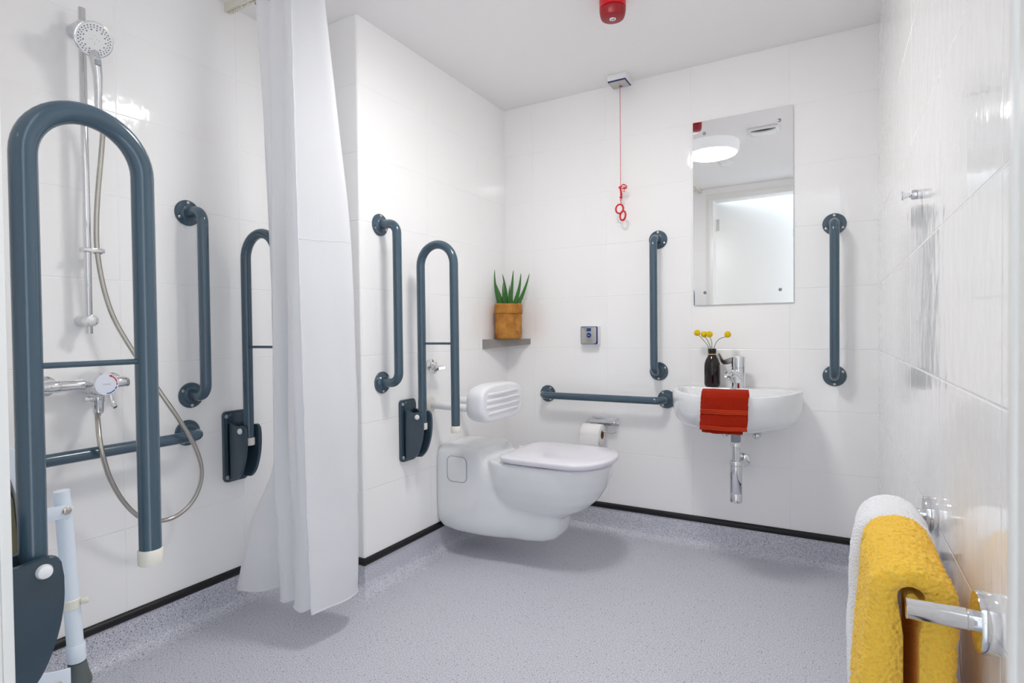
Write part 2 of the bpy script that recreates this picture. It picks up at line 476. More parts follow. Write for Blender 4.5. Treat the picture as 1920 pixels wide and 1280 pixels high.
r = thing('extractor_fan', 'square white extractor cover on the ceiling, seen in the mirror', 'vent', (-.36, 1.60, H))
bm = B(); box(bm, -.085, .085, -.07, .07, -.012, 0, bev=.004); link('cover_frame', bm, 'plastic', r)
cres = [(-.066 + .132 * k / 16, .046 - .004 * ((k - 8) / 8) ** 2) for k in range(17)] + [(.066 - .132 * k / 16, .044 - .020 * (1 - ((k - 8) / 8) ** 2)) for k in range(17)]
bm = B(); prism(bm, cres, 2, -.0135, -.0115); link('slot', bm, 'dark', r)
bm = B(); prism(bm, [(-.068, -.055), (.068, -.055)] + [(.068 - .136 * k / 16, .040 - .020 * (1 - ((k - 8) / 8) ** 2)) for k in range(17)], 2, -.020, -.012, bev=.002); link('front_panel', bm, 'plastic', r)

r = thing('smoke_detector', 'small round white detector on the ceiling behind the light, seen in the mirror', 'detector', (-.67, 1.03, H))
bm = B(); lathe(bm, [(.05, 0), (.05, -.008), (.042, -.018)], n=32); link('detector_base', bm, 'plastic', r)
bm = B(); lathe(bm, [(.036, -.018), (.034, -.03), (.02, -.036), (.001, -.037)], n=32); link('detector_dome', bm, 'plastic', r)

r = thing('alarm_beacon', 'red round alarm beacon on the ceiling at the top edge of the photo', 'alarm beacon', (-.694, 1.988, H))
bm = B(); lathe(bm, [(.044, 0), (.0475, -.004), (.0475, -.034), (.0445, -.036)], n=40); link('beacon_base', bm, 'red', r)
bm = B(); lathe(bm, [(.0435, -.036), (.0472, -.039), (.0472, -.045), (.0445, -.060), (.041, -.068), (.034, -.071), (.001, -.0715)], n=40); link('beacon_lens', bm, 'redlens', r)
bm = B(); lathe(bm, [(.0115, -.0712), (.0115, -.0727), (.001, -.073)], n=24); ob = link('beacon_badge', bm, 'white', r)
bm = B()
for dx, dy, a in ((-.005, 0, 100), (-.001, .001, 80), (.003, .001, 60), (0.006, -.003, 100)):
    tube(bm, [(dx - .003 * cos(radians(a)), dy - .0045 * sin(radians(a)), -.0732), (dx + .003 * cos(radians(a)), dy + .0045 * sin(radians(a)), -.0732)], .0009, 6)
link('badge_mark', bm, 'blue', ob)

# emergency pull cord
PX, PY = -.879, 2.606
r = thing('emergency_pull_cord', 'red emergency pull cord hanging from a square ceiling switch', 'pull cord', (PX, PY, H))
bm = B(); box(bm, -.045, .045, -.045, .045, -.030, 0, bev=.004); link('switch_box', bm, 'plastic', r)
bm = B(); box(bm, -.0435, .0435, -.0435, .0435, -.0345, -.030, bev=.0015); link('gasket', bm, 'blue', r)
bm = B(); box(bm, -.0395, .0395, -.0395, .0395, -.0365, -.0344, bev=.0006); pl = link('face_plate', bm, 'satin', r)
bm = B(); box(bm, -.008, .008, .015, .026, -.0375, -.0364, bev=.0003); link('indicator_lens', bm, 'bluelamp', pl)
for sx in (-1, 1):
    bm = B(); lathe(bm, [(.0025, -.0365), (.0025, -.0375)], (sx * .028, 0, 0), n=10); link('plate_screw', bm, 'screw', pl)
KZ = 1.690 - H
bm = B(); tube(bm, [(0, .006, -.036), (-.001, .01, -.25), (-.002, .012, KZ)], .0013, 8); link('cord', bm, 'cordred', r)
# bunched, knotted slack
bm = B()
def loop(pts, rad=.0021): tube(bm, catmull([V(*p) + V(-.002, .012, KZ) for p in pts], 6), rad, 8)
loop([(0, 0, 0), (.010, .004, .006), (.026, .002, .001), (.031, -.003, -.007), (.018, -.004, -.012), (.003, -.002, -.013), (-.006, .003, -.008)])
loop([(-.007, 0, -.010), (-.006, -.004, -.003), (.006, -.004, -.004), (.020, -.003, -.007), (.030, 0, -.010), (.022, .004, -.014), (.006, .002, -.012), (-.005, .001, -.014)])
loop([(.001, .004, .004), (.012, .008, .010), (.022, .008, .004), (.021, .006, -.004)], .0012)
loop([(.015, 0, -.012), (.019, -.002, -.020), (.020, 0, -.028), (.012, .002, -.025), (.003, .002, -.020)], .0014)
for j in range(4):
    a = j * pi / 2
    loop([(.0028 * cos(a) - .001, .0028 * sin(a), -.004), (.0022 * cos(a), .0022 * sin(a), -.02), (.004 * cos(a) + .003, .004 * sin(a), -.038), (.003 * cos(a + 1), .003 * sin(a + 1), -.056)], .0018)
loop([(-.006, 0, -.052), (-.001, -.004, -.056), (.007, 0, -.052), (.002, .004, -.060), (0, 0, -.066)], .0019)
loop([(.002, 0, -.056), (.003, -.001, -.075), (.001, 0, -.088)], .0012)
loop([(-.003, 0, -.056), (-.001, .001, -.075), (.001, 0, -.088)], .0012)
link('knotted_slack', bm, 'cordred', r)
for nm, cx, cz, tilt, yaw_ in (('pull_ring', -.006, -.107, 12, 20), ('pull_ring', .010, -.141, 10, -24)):
    bm = B(); q = Quaternion((0, 0, 1), radians(yaw_)) @ Quaternion((0, 1, 0), radians(tilt))
    pts = [q @ V(.0172 * cos(a), 0, .0215 * sin(a)) + V(cx - .002, .012, KZ + cz) for a in [2 * pi * k / 40 for k in range(40)]]
    tube(bm, pts, .0042, 12, closed=True); link(nm, bm, 'cordred', r)

# call reset plate on the back wall
r = thing('call_reset_plate', 'small square steel call reset plate with a blue button on white back box', 'call plate', (-1.057, D, .978))
bm = B(); box(bm, -.046, .046, -.037, 0, -.046, .046, bev=.004); link('back_box', bm, 'plastic', r)
bm = B(); prism(bm, rrect(-.0445, .0445, -.0445, .0445, .005), 1, -.041, -.037, bev=.0008); link('gasket', bm, 'blue', r)
bm = B(); prism(bm, rrect(-.0415, .0385, -.0425, .0415, .003), 1, -.0425, -.0405, bev=.0005); pl = link('face_plate', bm, 'satin', r)
bm = B(); box(bm, -.012, .011, -.0437, -.042, .020, .036, bev=.0004); link('indicator_lens', bm, 'bluelamp', pl)
bm = B(); lathe(bm, [(.0125, 0), (.0125, .002), (.011, .0035), (.001, .004)], (-.0005, -.0422, .0005), (0, -1, 0), 28); bt = link('reset_button', bm, 'blue', pl)
bm = B()
for k in range(4): box(bm, -.0085 + k * .0043, -.0055 + k * .0043, -.0468, -.046, -.0025, .003)
link('button_print', bm, 'bluelight', bt)
for sx in (-.029, .029):
    bm = B(); lathe(bm, [(.0028, 0), (.0026, .0012)], (sx, -.0422, 0), (0, -1, 0), 10); link('plate_screw', bm, 'screw', pl)
bm = B(); prism(bm, [(.0385, -.0425), (.026, -.0425), (.031, -.037), (.0385, -.031)], 1, -.0433, -.0424)
mk = link('corner_mark', bm, 'blue', pl)
bm = B()
for a, b in (((.030, -.039), (.036, -.034)), ((.036, -.040), (.031, -.035))):
    tube(bm, [(a[0], -.0435, a[1]), (b[0], -.0435, b[1])], .0008, 6)
link('corner_print', bm, 'white', mk)

# ------------------------------------------------------------------ mirror
r = thing('wall_mirror', 'frameless rectangular mirror above the wash basin', 'mirror', (-.349, D, 1.528), (radians(0.0), 0, radians(0.0)))
MW, MH = .206, .416
bm = B(); box(bm, -MW, MW, -.0095, -.0035, -MH, MH, bev=.0006, seg=1); link('mirror_glass', bm, 'mirror', r)
bm = B(); box(bm, -MW + .004, MW - .004, -.0035, 0, -MH + .004, MH - .004); link('mirror_backing', bm, 'plastic', r)
for sx, sz in ((-.155, .360), (.153, .360), (-.155, -.360), (.155, -.360)):
    bm = B(); lathe(bm, [(.007, 0), (.007, .002), (.005, .0042), (.001, .005)], (sx, -.0095, sz), (0, -1, 0), 20); link('mirror_screw', bm, 'darkchrome', r)

# ------------------------------------------------------------------ grab rails (local: wall at y=0, outwards -y, along z)
def make_grab_rail():
    t = thing('grab_rail', '', 'grab rail', group='slate blue grab rails')
    hl, off = .312, .088
    bm = B(); path = fillet([(0, -.004, hl), (0, -off, hl), (0, -off, -hl), (0, -.004, -hl)], .055, 10)
    tube(bm, path, .0175, 24); link('rail_tube', bm, 'slate', t)
    for s in (1, -1):
        bm = B(); lathe(bm, [(.0435, 0), (.0435, .004), (.041, .007), (.030, .008), (.028, .010), (.025, .0145), (.0225, .0155), (.0195, .0155)], (0, 0, s * hl), (0, -1, 0), 40)
        fl = link('flange', bm, 'slate', t)
        for a in (90, 210, 330):
            px, pz = .0345 * cos(radians(a * s)), s * hl + .0345 * sin(radians(a * s))
            bm = B(); lathe(bm, [(.0052, .0072), (.0052, .0086), (.004, .0094)], (px, 0, pz), (0, -1, 0), 14)
            box(bm, px - .0035, px + .0035, -.0098, -.009, pz - .0006, pz + .0006)
            link('flange_screw', bm, 'screw', fl)
    return t
G0 = make_grab_rail()
RL = -pi / 2                              # local -y becomes... wall normal +x
def rail(loc, rz, label, first=False, horiz=False):
    rot = (0, pi / 2 if horiz else 0, rz)
    if first:
        G0.location = loc; G0.rotation_euler = rot; G0['label'] = label
    else: dup(G0, loc, rot, label)
rail((.007, D, 1.116), 0, 'upright slate grab rail to the right of the mirror', True)
rail((-.719, D, 1.116), 0, 'upright slate grab rail on the back wall just left of the mirror')
rail((-.995, D, .673), 0, 'horizontal slate grab rail above the toilet roll', horiz=True)
rail((XL, 1.692, 1.116), pi / 2, 'upright slate grab rail on the wall between curtain and toilet')
rail((XS, 1.138, 1.106), pi / 2, 'upright slate grab rail on the shower wall right of the hose')
rail((XS, .811, .667), pi / 2, 'horizontal slate grab rail low on the shower wall behind the hose', horiz=True)

# ------------------------------------------------------------------ drop-down support rails (local: wall at y=0, outwards +y)
def make_drop_rail():
    t = thing('drop_down_rail', '', 'support rail', group='folded drop-down support rails')
    d0, d1, zt, R_ = .088, .254, 1.372, .0175
    rad = (d1 - d0) / 2; zc = zt - R_ - rad; dm = (d0 + d1) / 2
    pts = [(0, d0, .628), (0, d0, .9), (0, d0, zc - .12)] + [(0, dm - rad * cos(a), zc + rad * sin(a)) for a in [pi * k / 24 for k in range(25)]] + [(0, d1, zc - .12), (0, d1, .9), (0, d1, .626)]
    bm = B(); tube(bm, pts, R_, 28); link('rail_loop', bm, 'slate', t)
    bm = B(); cyl(bm, (0, d0 + .01, .956), (0, d1 - .01, .956), .0048, 12); link('cross_bar', bm, 'slate', t)
    bm = B(); lathe(bm, [(.0185, 0), (.0195, .002), (.0195, .025), (.0182, .027)], (0, d1, .601), (0, 0, 1), 28); link('end_cap', bm, 'cream', t)
    bm = B(); lathe(bm, [(.0185, 0), (.0192, .002), (.0192, .025), (.0182, .027)], (0, d0, .602), (0, 0, 1), 28); link('stop_collar', bm, 'cream', t)
    bm = B(); prism(bm, rrect(-.047, .047, .465, .722, .012), 1, 0, .014, bev=.004, seg=3)
    prism(bm, rrect(-.034, .034, .470, .716, .01), 1, .010, .026, bev=.006, seg=3); link('back_plate', bm, 'slate_dark', t)
    out = fillet([V(.012, .474, 0), V(.012, .690, 0), V(.056, .671, 0), V(.108, .677, 0), V(.113, .640, 0)], .014, 6)
    out += catmull([V(.113, .640, 0), V(.1125, .605, 0), V(.107, .568, 0), V(.096, .532, 0), V(.081, .502, 0), V(.060, .480, 0)], 5)[1:]
    out2 = [(p.x, p.y) for p in out]
    for s in (-1, 1):
        bm = B(); a, b = (s * .0225, s * .034); prism(bm, out2, 0, min(a, b), max(a, b), bev=.0035, seg=3); ck = link('side_cheek', bm, 'slate_dark', t)
        bm = B(); lathe(bm, [(.0105, 0), (.0108, .003), (.009, .0075), (.005, .0095), (.001, .010)], (s * .033, .088, .656), (s, 0, 0), 24); link('pivot_cap', bm, 'plastic', ck)
    for sx in (-.037, .037):
        for z in (.483, .704):
            bm = B(); lathe(bm, [(.0075, 0), (.0075, .003), (.005, .0055), (.001, .006)], (sx, .0135, z), (0, 1, 0), 18); link('screw_cap', bm, 'greyplastic', t)
    return t
R0 = make_drop_rail()
R0.location = (XL, 1.835, 0); R0.rotation_euler = (0, 0, -pi / 2)
R0['label'] = 'folded slate drop-down rail beside the toilet'
dup(R0, (XS, 1.295, 0), (0, 0, -pi / 2), 'folded slate drop-down rail half behind the shower curtain')
dup(R0, (-1.04, Y0, 0), (0, 0, radians(0)), 'large slate drop-down rail nearest the camera in front of the shower')

# ------------------------------------------------------------------ folded shower seat on the door wall
r = thing('fold_up_bench', 'folded shower seat with khaki pad and pale blue legs at the left edge', 'shower seat', (-1.42, Y0, 0))
def seat_outline(t0, t1, n=14):
    # side profile in (y,z): wall side at small y, rounded top
    o = []
    for k in range(n + 1):
        a = radians(180 - 180 * k / n); o.append((.115 + t1 * cos(a) * 1.0, .70 + t0 * sin(a)))
    return o
sh = []
outer = [(.135, .36), (.180, .40), (.188, .50), (.188, .66), (.186, .73), (.175, .775), (.152, .80), (.125, .81), (.11, .80)]
inner = [(.11, .785), (.135, .78), (.148, .76), (.156, .71), (.160, .64), (.160, .50), (.152, .42), (.135, .39)]
bm = B(); prism(bm, [(y, z) for y, z in outer + inner], 0, -.17, .13, bev=.004); link('seat_shell', bm, 'paleblue', r)
pad = [(.135, .395), (.150, .425), (.158, .50), (.158, .64), (.154, .705), (.146, .75), (.135, .775), (.11, .78), (.085, .74), (.075, .64), (.075, .5), (.09, .41)]
bm = B(); prism(bm, pad, 0, -.16, .12, bev=.014, seg=4); link('seat_pad', bm, 'khaki', r)
for lx in (.07, -.13):
    bm = B(); tube(bm, [(lx, .248, .69), (lx, .250, .66), (lx, .265, .37)], [.0135, .0145, .0145], 20); lg = link('leg', bm, 'paleblue', r)
    bm = B(); lathe(bm, [(.0135, 0), (.0165, .003), (.0165, .02), (.0135, .023)], (lx, .260, .445), (0, -.04, 1), 20); cyl(bm, (lx + .012, .273, .458), (lx + .02, .283, .46), .006, 12, .001); link('leg_clip', bm, 'cream', lg)
    bm = B(); lathe(bm, [(.0155, 0), (.0165, .002), (.0165, .034), (.0155, .036)], (lx, .267, .335), (0, -.04, 1), 20); link('leg_sleeve', bm, 'paleblue', lg)
    bm = B(); lathe(bm, [(.023, 0), (.023, .008), (.018, .03), (.0155, .048)], (lx, .2695, .285), (0, -.04, 1), 20); link('rubber_foot', bm, 'rubber', lg)
    bm = B(); prism(bm, rrect(.17, .262, .638, .664, .012), 0, lx + .013, lx + .0175, bev=.001); br = link('leg_bracket', bm, 'paleblue', r)
    bm = B(); lathe(bm, [(.008, 0), (.008, .002), (.005, .004), (.001, .0045)], (lx + .0175, .249, .652), (1, 0, 0), 16); link('bracket_bolt', bm, 'screw', br)
    bm = B(); prism(bm, [(.0, .2), (.246, .2), (.246, .338), (.224, .342), (.0, .42)], 0, lx + .02, lx + .026, bev=.001); wb = link('wall_bracket', bm, 'paleblue', r)
    bm = B(); lathe(bm, [(.0085, 0), (.0085, .002), (.005, .005), (.001, .0055)], (lx + .026, .222, .315), (1, 0, 0), 16); link('bracket_bolt', bm, 'screw', wb)

# ------------------------------------------------------------------ shower fittings on the shower wall
SY = .815
r = thing('shower_riser_rail', 'chrome upright shower riser rail with brackets', 'shower rail', (XS, SY, 1.0))
def rl(x, y, z): return V(x, y, z)
bm = B(); cyl(bm, (.051, 0, .008), (.051, .0, .94), .0095, 24, .001); link('pole', bm, 'chrome', r)
bm = B(); cyl(bm, (0, 0, .045), (.072, 0, .045), .0165, 28, .002); link('wall_bracket', bm, 'chrome', r)
bm = B(); cyl(bm, (0, 0, .885), (.066, 0, .885), .019, 28, .002); link('slider_bracket', bm, 'chrome', r)
bm = B(); box(bm, .036, .066, -.016, .040, .242, .256, bev=.003); lathe(bm, [(.013, 0), (.013, .014)], (.051, .028, .242), n=20); link('hose_ring', bm, 'chrome', r)

# hand shower
hc = V(-1.80, .812, 1.831)
r = thing('hand_shower', 'round chrome hand shower with white nozzle face', 'shower head', tuple(hc))
ax = V(.86, -.12, -.42).normalized()        # the way the face looks
q = V(0, 0, 1).rotation_difference(ax)
bm = B(); lathe(bm, [(.001, -.028), (.020, -.026), (.036, -.014), (.0455, -.004), (.0475, .002), (.0465, .006), (.044, .007)], (0, 0, 0), ax, 48)
link('head_shell', bm, 'chrome', r)
bm = B(); lathe(bm, [(.0440, .0055), (.0435, .0078), (.03, .0086), (.001, .009)], (0, 0, 0), ax, 48); fc = link('spray_face', bm, 'plastic', r)
bm = B()
for n_, rad_, sz in ((30, .0380, .0019), (28, .0325, .0018), (13, .0265, .0023), (3, .006, .0010), (4, .011, .0010)):
    for k in range(n_):
        a = 2 * pi * k / n_; c0 = q @ V(rad_ * cos(a), rad_ * sin(a), .0078)
        lathe(bm, [(sz, 0), (sz * .8, .0014)], c0, ax, 8)
link('nozzle_pattern', bm, 'nozzle', fc)
hp = [V(-.016, .006, -.030), V(-.012, .010, -.055), V(-.016, .016, -.095), V(-.022, .019, -.140), V(-.026, .020, -.19)]
bm = B(); tube(bm, catmull(hp, 6), [.0155 - .006 * min(1, k / 18) for k in range(len(catmull(hp, 6)))], 20); hd = link('handle', bm, 'chrome', r)
bm = B(); prism(bm, [(.006, -.054), (-.006, -.056), (-.003, -.074), (.004, -.074)], 0, .0, .0)  if 0 else box(bm, -.001, .004, .001, .017, -.068, -.053, bev=.002); link('spray_selector', bm, 'greyplastic', hd)
bm = B(); tube(bm, [V(-.052, .003, .054), V(-.02, .0, .02)], [.016, .014], 20); link('swivel_holder', bm, 'chrome', r)

# hose
hose = [(-1.826, 0.843, 1.648), (-1.84, 0.85, 1.612), (-1.86, 0.852, 1.531), (-1.864, 0.843, 1.421), (-1.866, 0.838, 1.327), (-1.866, 0.839, 1.242), (-1.862, 0.853, 1.134), (-1.855, 0.879, 1.039), (-1.835, 0.932, 0.921), (-1.812, 0.977, 0.825), (-1.797, 1.024, 0.736), (-1.794, 1.067, 0.653), (-1.8, 1.095, 0.574), (-1.81, 1.098, 0.514), (-1.82, 1.078, 0.46), (-1.83, 1.042, 0.426), (-1.835, 0.994, 0.417), (-1.835, 0.934, 0.438), (-1.83, 0.881, 0.5), (-1.81, 0.834, 0.585), (-1.795, 0.809, 0.661), (-1.805, 0.806, 0.706), (-1.83, 0.814, 0.748), (-1.858, 0.825, 0.780)]
bm = B(); tube(bm, catmull(hose, 10), .0068, 14); o = link('shower_hose', bm, 'hose'); tag(o, 'flexible steel shower hose looping below the mixer valve', 'hose')
bm = B(); lathe(bm, [(.0075, 0), (.0105, .012), (.0105, .03), (.009, .034)], (-1.86, .827, .768), (0, 0, 1), 20); link('hose_nut', bm, 'chrome', o)

# thermostatic bar mixer
r = thing('shower_mixer', 'chrome shower mixer valve with red and blue marked dial', 'shower valve', (XS, .83, .862))
bm = B(); cyl(bm, (.05, -.13, .0), (.05, .085, -.002), .0155, 28, .003); link('valve_bar', bm, 'chrome', r)
bm = B(); lathe(bm, [(.001, .0), (.030, .0), (.033, .004), (.0335, .060), (.032, .064), (.030, .064), (.030, .066)], (.014, .0, .0), (1, 0, 0), 40); link('valve_body', bm, 'chrome', r)
bm = B(); lathe(bm, [(.0315, .066), (.0335, .068), (.0335, .092), (.0315, .0955), (.001, .0960)], (.014, .0, .0), (1, 0, 0), 48); dl = link('dial', bm, 'chrome', r)
bm = B(); lathe(bm, [(.0305, .0955), (.0305, .0968), (.001, .0970)], (.014, 0, 0), (1, 0, 0), 48); df = link('dial_face', bm, 'lampside', dl)
def arcmark(name, a0, a1, m, arrow=False):
    bm = B(); X = .0113 + .1
    A = [radians(a0 + (a1 - a0) * k / 14) for k in range(15)]
    tube(bm, [(X, .0262 * cos(a), .0262 * sin(a)) for a in A], .0014, 8)
    if arrow:
        a = A[-1]; tube(bm, [(X, .0262 * cos(a + t), .0262 * sin(a + t)) for t in (0, .10, .20, .26)], [.0034, .0024, .0011, .0003], 8)
    link(name, bm, m, dl)
arcmark('hot_mark', 12, 62, 'redprint', True); arcmark('warm_mark', -8, 6, 'redprint')
arcmark('cool_mark', -34, -18, 'blueprint'); arcmark('cold_mark', -92, -40, 'blueprint')
bm = B()
for k in range(6): box(bm, .1109, .1113, -.0095 + k * .0034, -.0072 + k * .0034, -.0022, .0022 + .0006 * (k % 2))
link('dial_print', bm, 'greyprint', dl)
bm = B(); tube(bm, [V(.098, .012, -.028), V(.100, .015, -.048), V(.106, .018, -.060), V(.114, .019, -.068)], [.005, .0055, .0065, .006], 14, flat=.7); link('flow_lever', bm, 'chrome', r)
bm = B(); lathe(bm, [(.009, 0), (.013, .004), (.0145, .034), (.0165, .038), (.0165, .05)], (.061, -.001, -.088), (0, 0, 1), 24); box(bm, .045, .062, -.034, -.016, -.052, -.036, bev=.002); link('outlet_nut', bm, 'chrome', r)
for yy in (-.105, .062):
    bm = B(); lathe(bm, [(.028, 0), (.027, .006), (.017, .014), (.0145, .02), (.0145, .05)], (0, yy, .0), (1, 0, 0), 28); link('wall_elbow', bm, 'chrome', r)
    bm = B(); lathe(bm, [(.0165, 0), (.0172, .002), (.0172, .028), (.0165, .03)], (.05, yy - .015, 0), (0, 1, 0), 28); link('bar_collar', bm, 'chrome', r)

# ------------------------------------------------------------------ curtain rail and curtain
RY = 1.30
r = thing('curtain_rail', 'white ceiling curtain rail above the shower curtain', 'curtain rail', (0, 0, 0))
path = fillet([(XS, RY, H - .015), (-.99, RY, H - .015), (-.99, Y0, H - .015)], .16, 12)
bm = B(); rings = []
for i, p in enumerate(path):
    tg = (path[min(i + 1, len(path) - 1)] - path[max(i - 1, 0)]).normalized(); nn = V(tg.y, -tg.x, 0)
    rings.append([bm.verts.new(p + nn * a + V(0, 0, b)) for a, b in ((-.011, .015), (.011, .015), (.011, -.015), (.004, -.015), (.004, -.009), (-.004, -.009), (-.004, -.015), (-.011, -.015))])
ring_faces(bm, rings); link('rail_track', bm, 'cream', r, sharp=40)
for k in range(13):
    gx = XS + .022 + k * .0125 if k < 6 else -1.80 + (k - 6) * .052
    bm = B(); box(bm, gx - .0035, gx + .0035, RY - .0035, RY + .0035, H - .041, H - .024, bev=.001); link('glider', bm, 'cream', r)

LEV = [  # height, plan points (free edge first, then folds back to the wall side)
 (2.168, [(-1.530, 1.262), (-1.487, 1.288), (-1.455, 1.318), (-1.475, 1.340), (-1.523, 1.330), (-1.550, 1.285), (-1.571, 1.275), (-1.590, 1.288), (-1.605, 1.325), (-1.628, 1.284), (-1.648, 1.276), (-1.668, 1.288), (-1.690, 1.322), (-1.708, 1.284), (-1.728, 1.276), (-1.752, 1.30)]),
 (1.353, [(-1.478, 1.232), (-1.432, 1.308), (-1.402, 1.375), (-1.461, 1.404), (-1.499, 1.337), (-1.509, 1.251), (-1.528, 1.237), (-1.557, 1.251), (-1.570, 1.318), (-1.592, 1.246), (-1.604, 1.232), (-1.614, 1.238), (-1.622, 1.262), (-1.632, 1.244), (-1.628, 1.240), (-1.634, 1.252)]),
 (.65, [(-1.456, 1.227), (-1.413, 1.313), (-1.398, 1.390), (-1.461, 1.423), (-1.490, 1.337), (-1.490, 1.242), (-1.514, 1.227), (-1.547, 1.242), (-1.566, 1.318), (-1.590, 1.236), (-1.602, 1.222), (-1.608, 1.226), (-1.611, 1.262), (-1.613, 1.250), (-1.615, 1.240), (-1.617, 1.248)]),
 (.36, [(-1.440, 1.22), (-1.408, 1.312), (-1.400, 1.392), (-1.463, 1.426), (-1.480, 1.337), (-1.477, 1.240), (-1.502, 1.222), (-1.536, 1.237), (-1.556, 1.316), (-1.580, 1.24), (-1.596, 1.224), (-1.615, 1.236), (-1.65, 1.275), (-1.675, 1.245), (-1.705, 1.225), (-1.738, 1.23)]),
 (.118, [(-1.425, 1.214), (-1.402, 1.308), (-1.410, 1.394), (-1.466, 1.428), (-1.471, 1.333), (-1.461, 1.238), (-1.485, 1.214), (-1.523, 1.228), (-1.542, 1.314), (-1.566, 1.238), (-1.585, 1.228), (-1.609, 1.247), (-1.675, 1.30), (-1.713, 1.245), (-1.761, 1.209), (-1.812, 1.218)]),
]
NS, NV = 8, 60
rows = []
lev_c = [catmull([V(x, y, z) for x, y in pts], NS) for z, pts in LEV]
nc = len(lev_c[0])
cols = []
for j in range(nc):
    cols.append(catmull([lv[j] for lv in lev_c], NV // 4))
nr = len(cols[0])
def cpos(j, i):
    p = cols[j][i].copy(); f = i / (nr - 1)
    w = noise.noise(V(j * .16, i * .09, 3.1)) * .006 * min(1, f * 3) + noise.noise(V(j * .05, i * .16, 9.0)) * .004
    a = cols[max(j - 1, 0)][i]; b = cols[min(j + 1, nc - 1)][i]; t = (b - a); n_ = V(t.y, -t.x, 0)
    if n_.length > 1e-6: p += n_.normalized() * w
    p.z += .006 * noise.noise(V(j * .12, 0, 5)) * f
    if j == 0: p += V(.0, -.002, 0) + V(.003 * noise.noise(V(0, i * .8, 1)), .003 * noise.noise(V(3, i * .9, 1)), 0)
    return p
grid = [[cpos(j, i) for j in range(nc)] for i in range(nr)]
def sheet(g, rows_, cols_, thick):
    bm = B(); vv = [[bm.verts.new(g[i][j]) for j in cols_] for i in rows_]
    for a in range(len(vv) - 1):
        for b in range(len(vv[0]) - 1): bm.faces.new((vv[a][b], vv[a][b + 1], vv[a + 1][b + 1], vv[a + 1][b]))
    bmesh.ops.recalc_face_normals(bm, faces=bm.faces[:])
    if thick: bmesh.ops.solidify(bm, geom=bm.faces[:], thickness=thick)
    return bm
r = thing('shower_curtain', 'white shower curtain gathered in folds on the ceiling rail', 'shower curtain', (0, 0, 0))
link('curtain_sheet', sheet(grid, range(nr), range(nc), 0), 'curtain', r, sharp=180, recalc=False)
# stitched hems: bottom edge and free side edge
gb = []
for i in (nr - 2, nr - 1):
    gb.append([grid[i][j] for j in range(nc)])
bm = B(); tube(bm, [grid[nr - 1][j] for j in range(nc)], .0026, 8); link('bottom_hem', bm, 'curtain', r, sharp=180)
bm = B(); tube(bm, [grid[i][0] for i in range(nr)], .0022, 8); link('side_hem', bm, 'curtain', r, sharp=180)
si = min(range(nr), key=lambda i: abs(grid[i][4].z - 1.285))
bm = B(); tube(bm, [grid[si][j] + V(0, 0, .004 * noise.noise(V(j * .3, 0, 0))) for j in range(0, 17)], .0013, 6); link('cross_seam', bm, 'curtain', r, sharp=180)
for k, j in enumerate(range(2, nc, 12)):
    p = grid[0][j]
    bm = B(); tube(bm, fillet([p + V(0, 0, -.03), p + V(0, -.004, -.036), p + V(0, -.006, -.01), p + V(0, 0, .006)], .004, 4), .0016, 8); link('curtain_hook', bm, 'greyplastic', r)

# ------------------------------------------------------------------ toilet
TX, TY = XL, 2.185
r = thing('toilet', 'white wall-hung toilet with closed lid', 'toilet', (TX, TY, 0))
def sup(n, hw, zc, hz, e=4.0):
    return [(hw * abs(cos(a)) ** (2 / e) * (1 if cos(a) >= 0 else -1), zc + hz * abs(sin(a)) ** (2 / e) * (1 if sin(a) >= 0 else -1)) for a in [2 * pi * k / n for k in range(n)]]
bm = B(); rings = []
#        x     half-w  zlow  zhigh  exp
body = [(.001, .150, .128, .494, 6), (.03, .158, .112, .502, 6), (.10, .160, .103, .502, 6), (.19, .160, .103, .498, 6), (.222, .160, .103, .494, 6), (.240, .159, .103, .478, 5.6), (.258, .157, .103, .458, 5.4), (.30, .152, .103, .446, 5), (.36, .143, .103, .430, 4), (.44, .134, .105, .40, 4), (.50, .122, .109, .36, 3.5), (.54, .104, .120, .33, 3), (.565, .074, .145, .30, 2.6), (.572, .03, .19, .26, 2)]
for x, hw, z0, z1, e in body:
    rings.append([bm.verts.new((x, a, b)) for a, b in sup(48, hw, (z0 + z1) / 2, (z1 - z0) / 2, e)])
ring_faces(bm, rings)
# bowl: horizontal outlines from rim down
def lid_outline(s, n=96, x0=.255, x1=.775, hw=.188, e2=5.0, tap=.06):
    xm = x0 + .30
    o = []
    for k in range(n):
        a = 2 * pi * k / n
        c, s_ = cos(a), sin(a)
        if c >= 0: X = xm + (x1 - xm) * abs(c) ** (2 / 2.1); Yv = hw * abs(s_) ** (2 / 2.1) * (1 if s_ >= 0 else -1)
        else: X = xm - (xm - x0) * abs(c) ** (2 / e2); Yv = hw * abs(s_) ** (2 / e2) * (1 if s_ >= 0 else -1) * (1 - tap * abs(c))
        o.append((X, Yv))
    return o
rings = []
base = lid_outline(1)
for z, s, sx in ((.452, .99, 1.0), (.44, 1.0, 1.0), (.40, .985, .985), (.35, .94, .945), (.30, .86, .875), (.26, .76, .785), (.225, .62, .665), (.20, .45, .52), (.185, .25, .32)):
    rings.append([bm.verts.new((.27 + (X - .27) * sx, Yv * s, z)) for X, Yv in base])
ring_faces(bm, rings)
bmesh.ops.recalc_face_normals(bm, faces=bm.faces[:])
me = bpy.data.meshes.new('tmp'); bm.to_mesh(me); bm.free()
tmp = bpy.data.objects.new('tmp', me); COL.objects.link(tmp)
md = tmp.modifiers.new('r', 'REMESH'); md.mode = 'VOXEL'; md.voxel_size = .006
md = tmp.modifiers.new('s', 'SMOOTH'); md.factor = .5; md.iterations = 16
dg = bpy.context.evaluated_depsgraph_get()
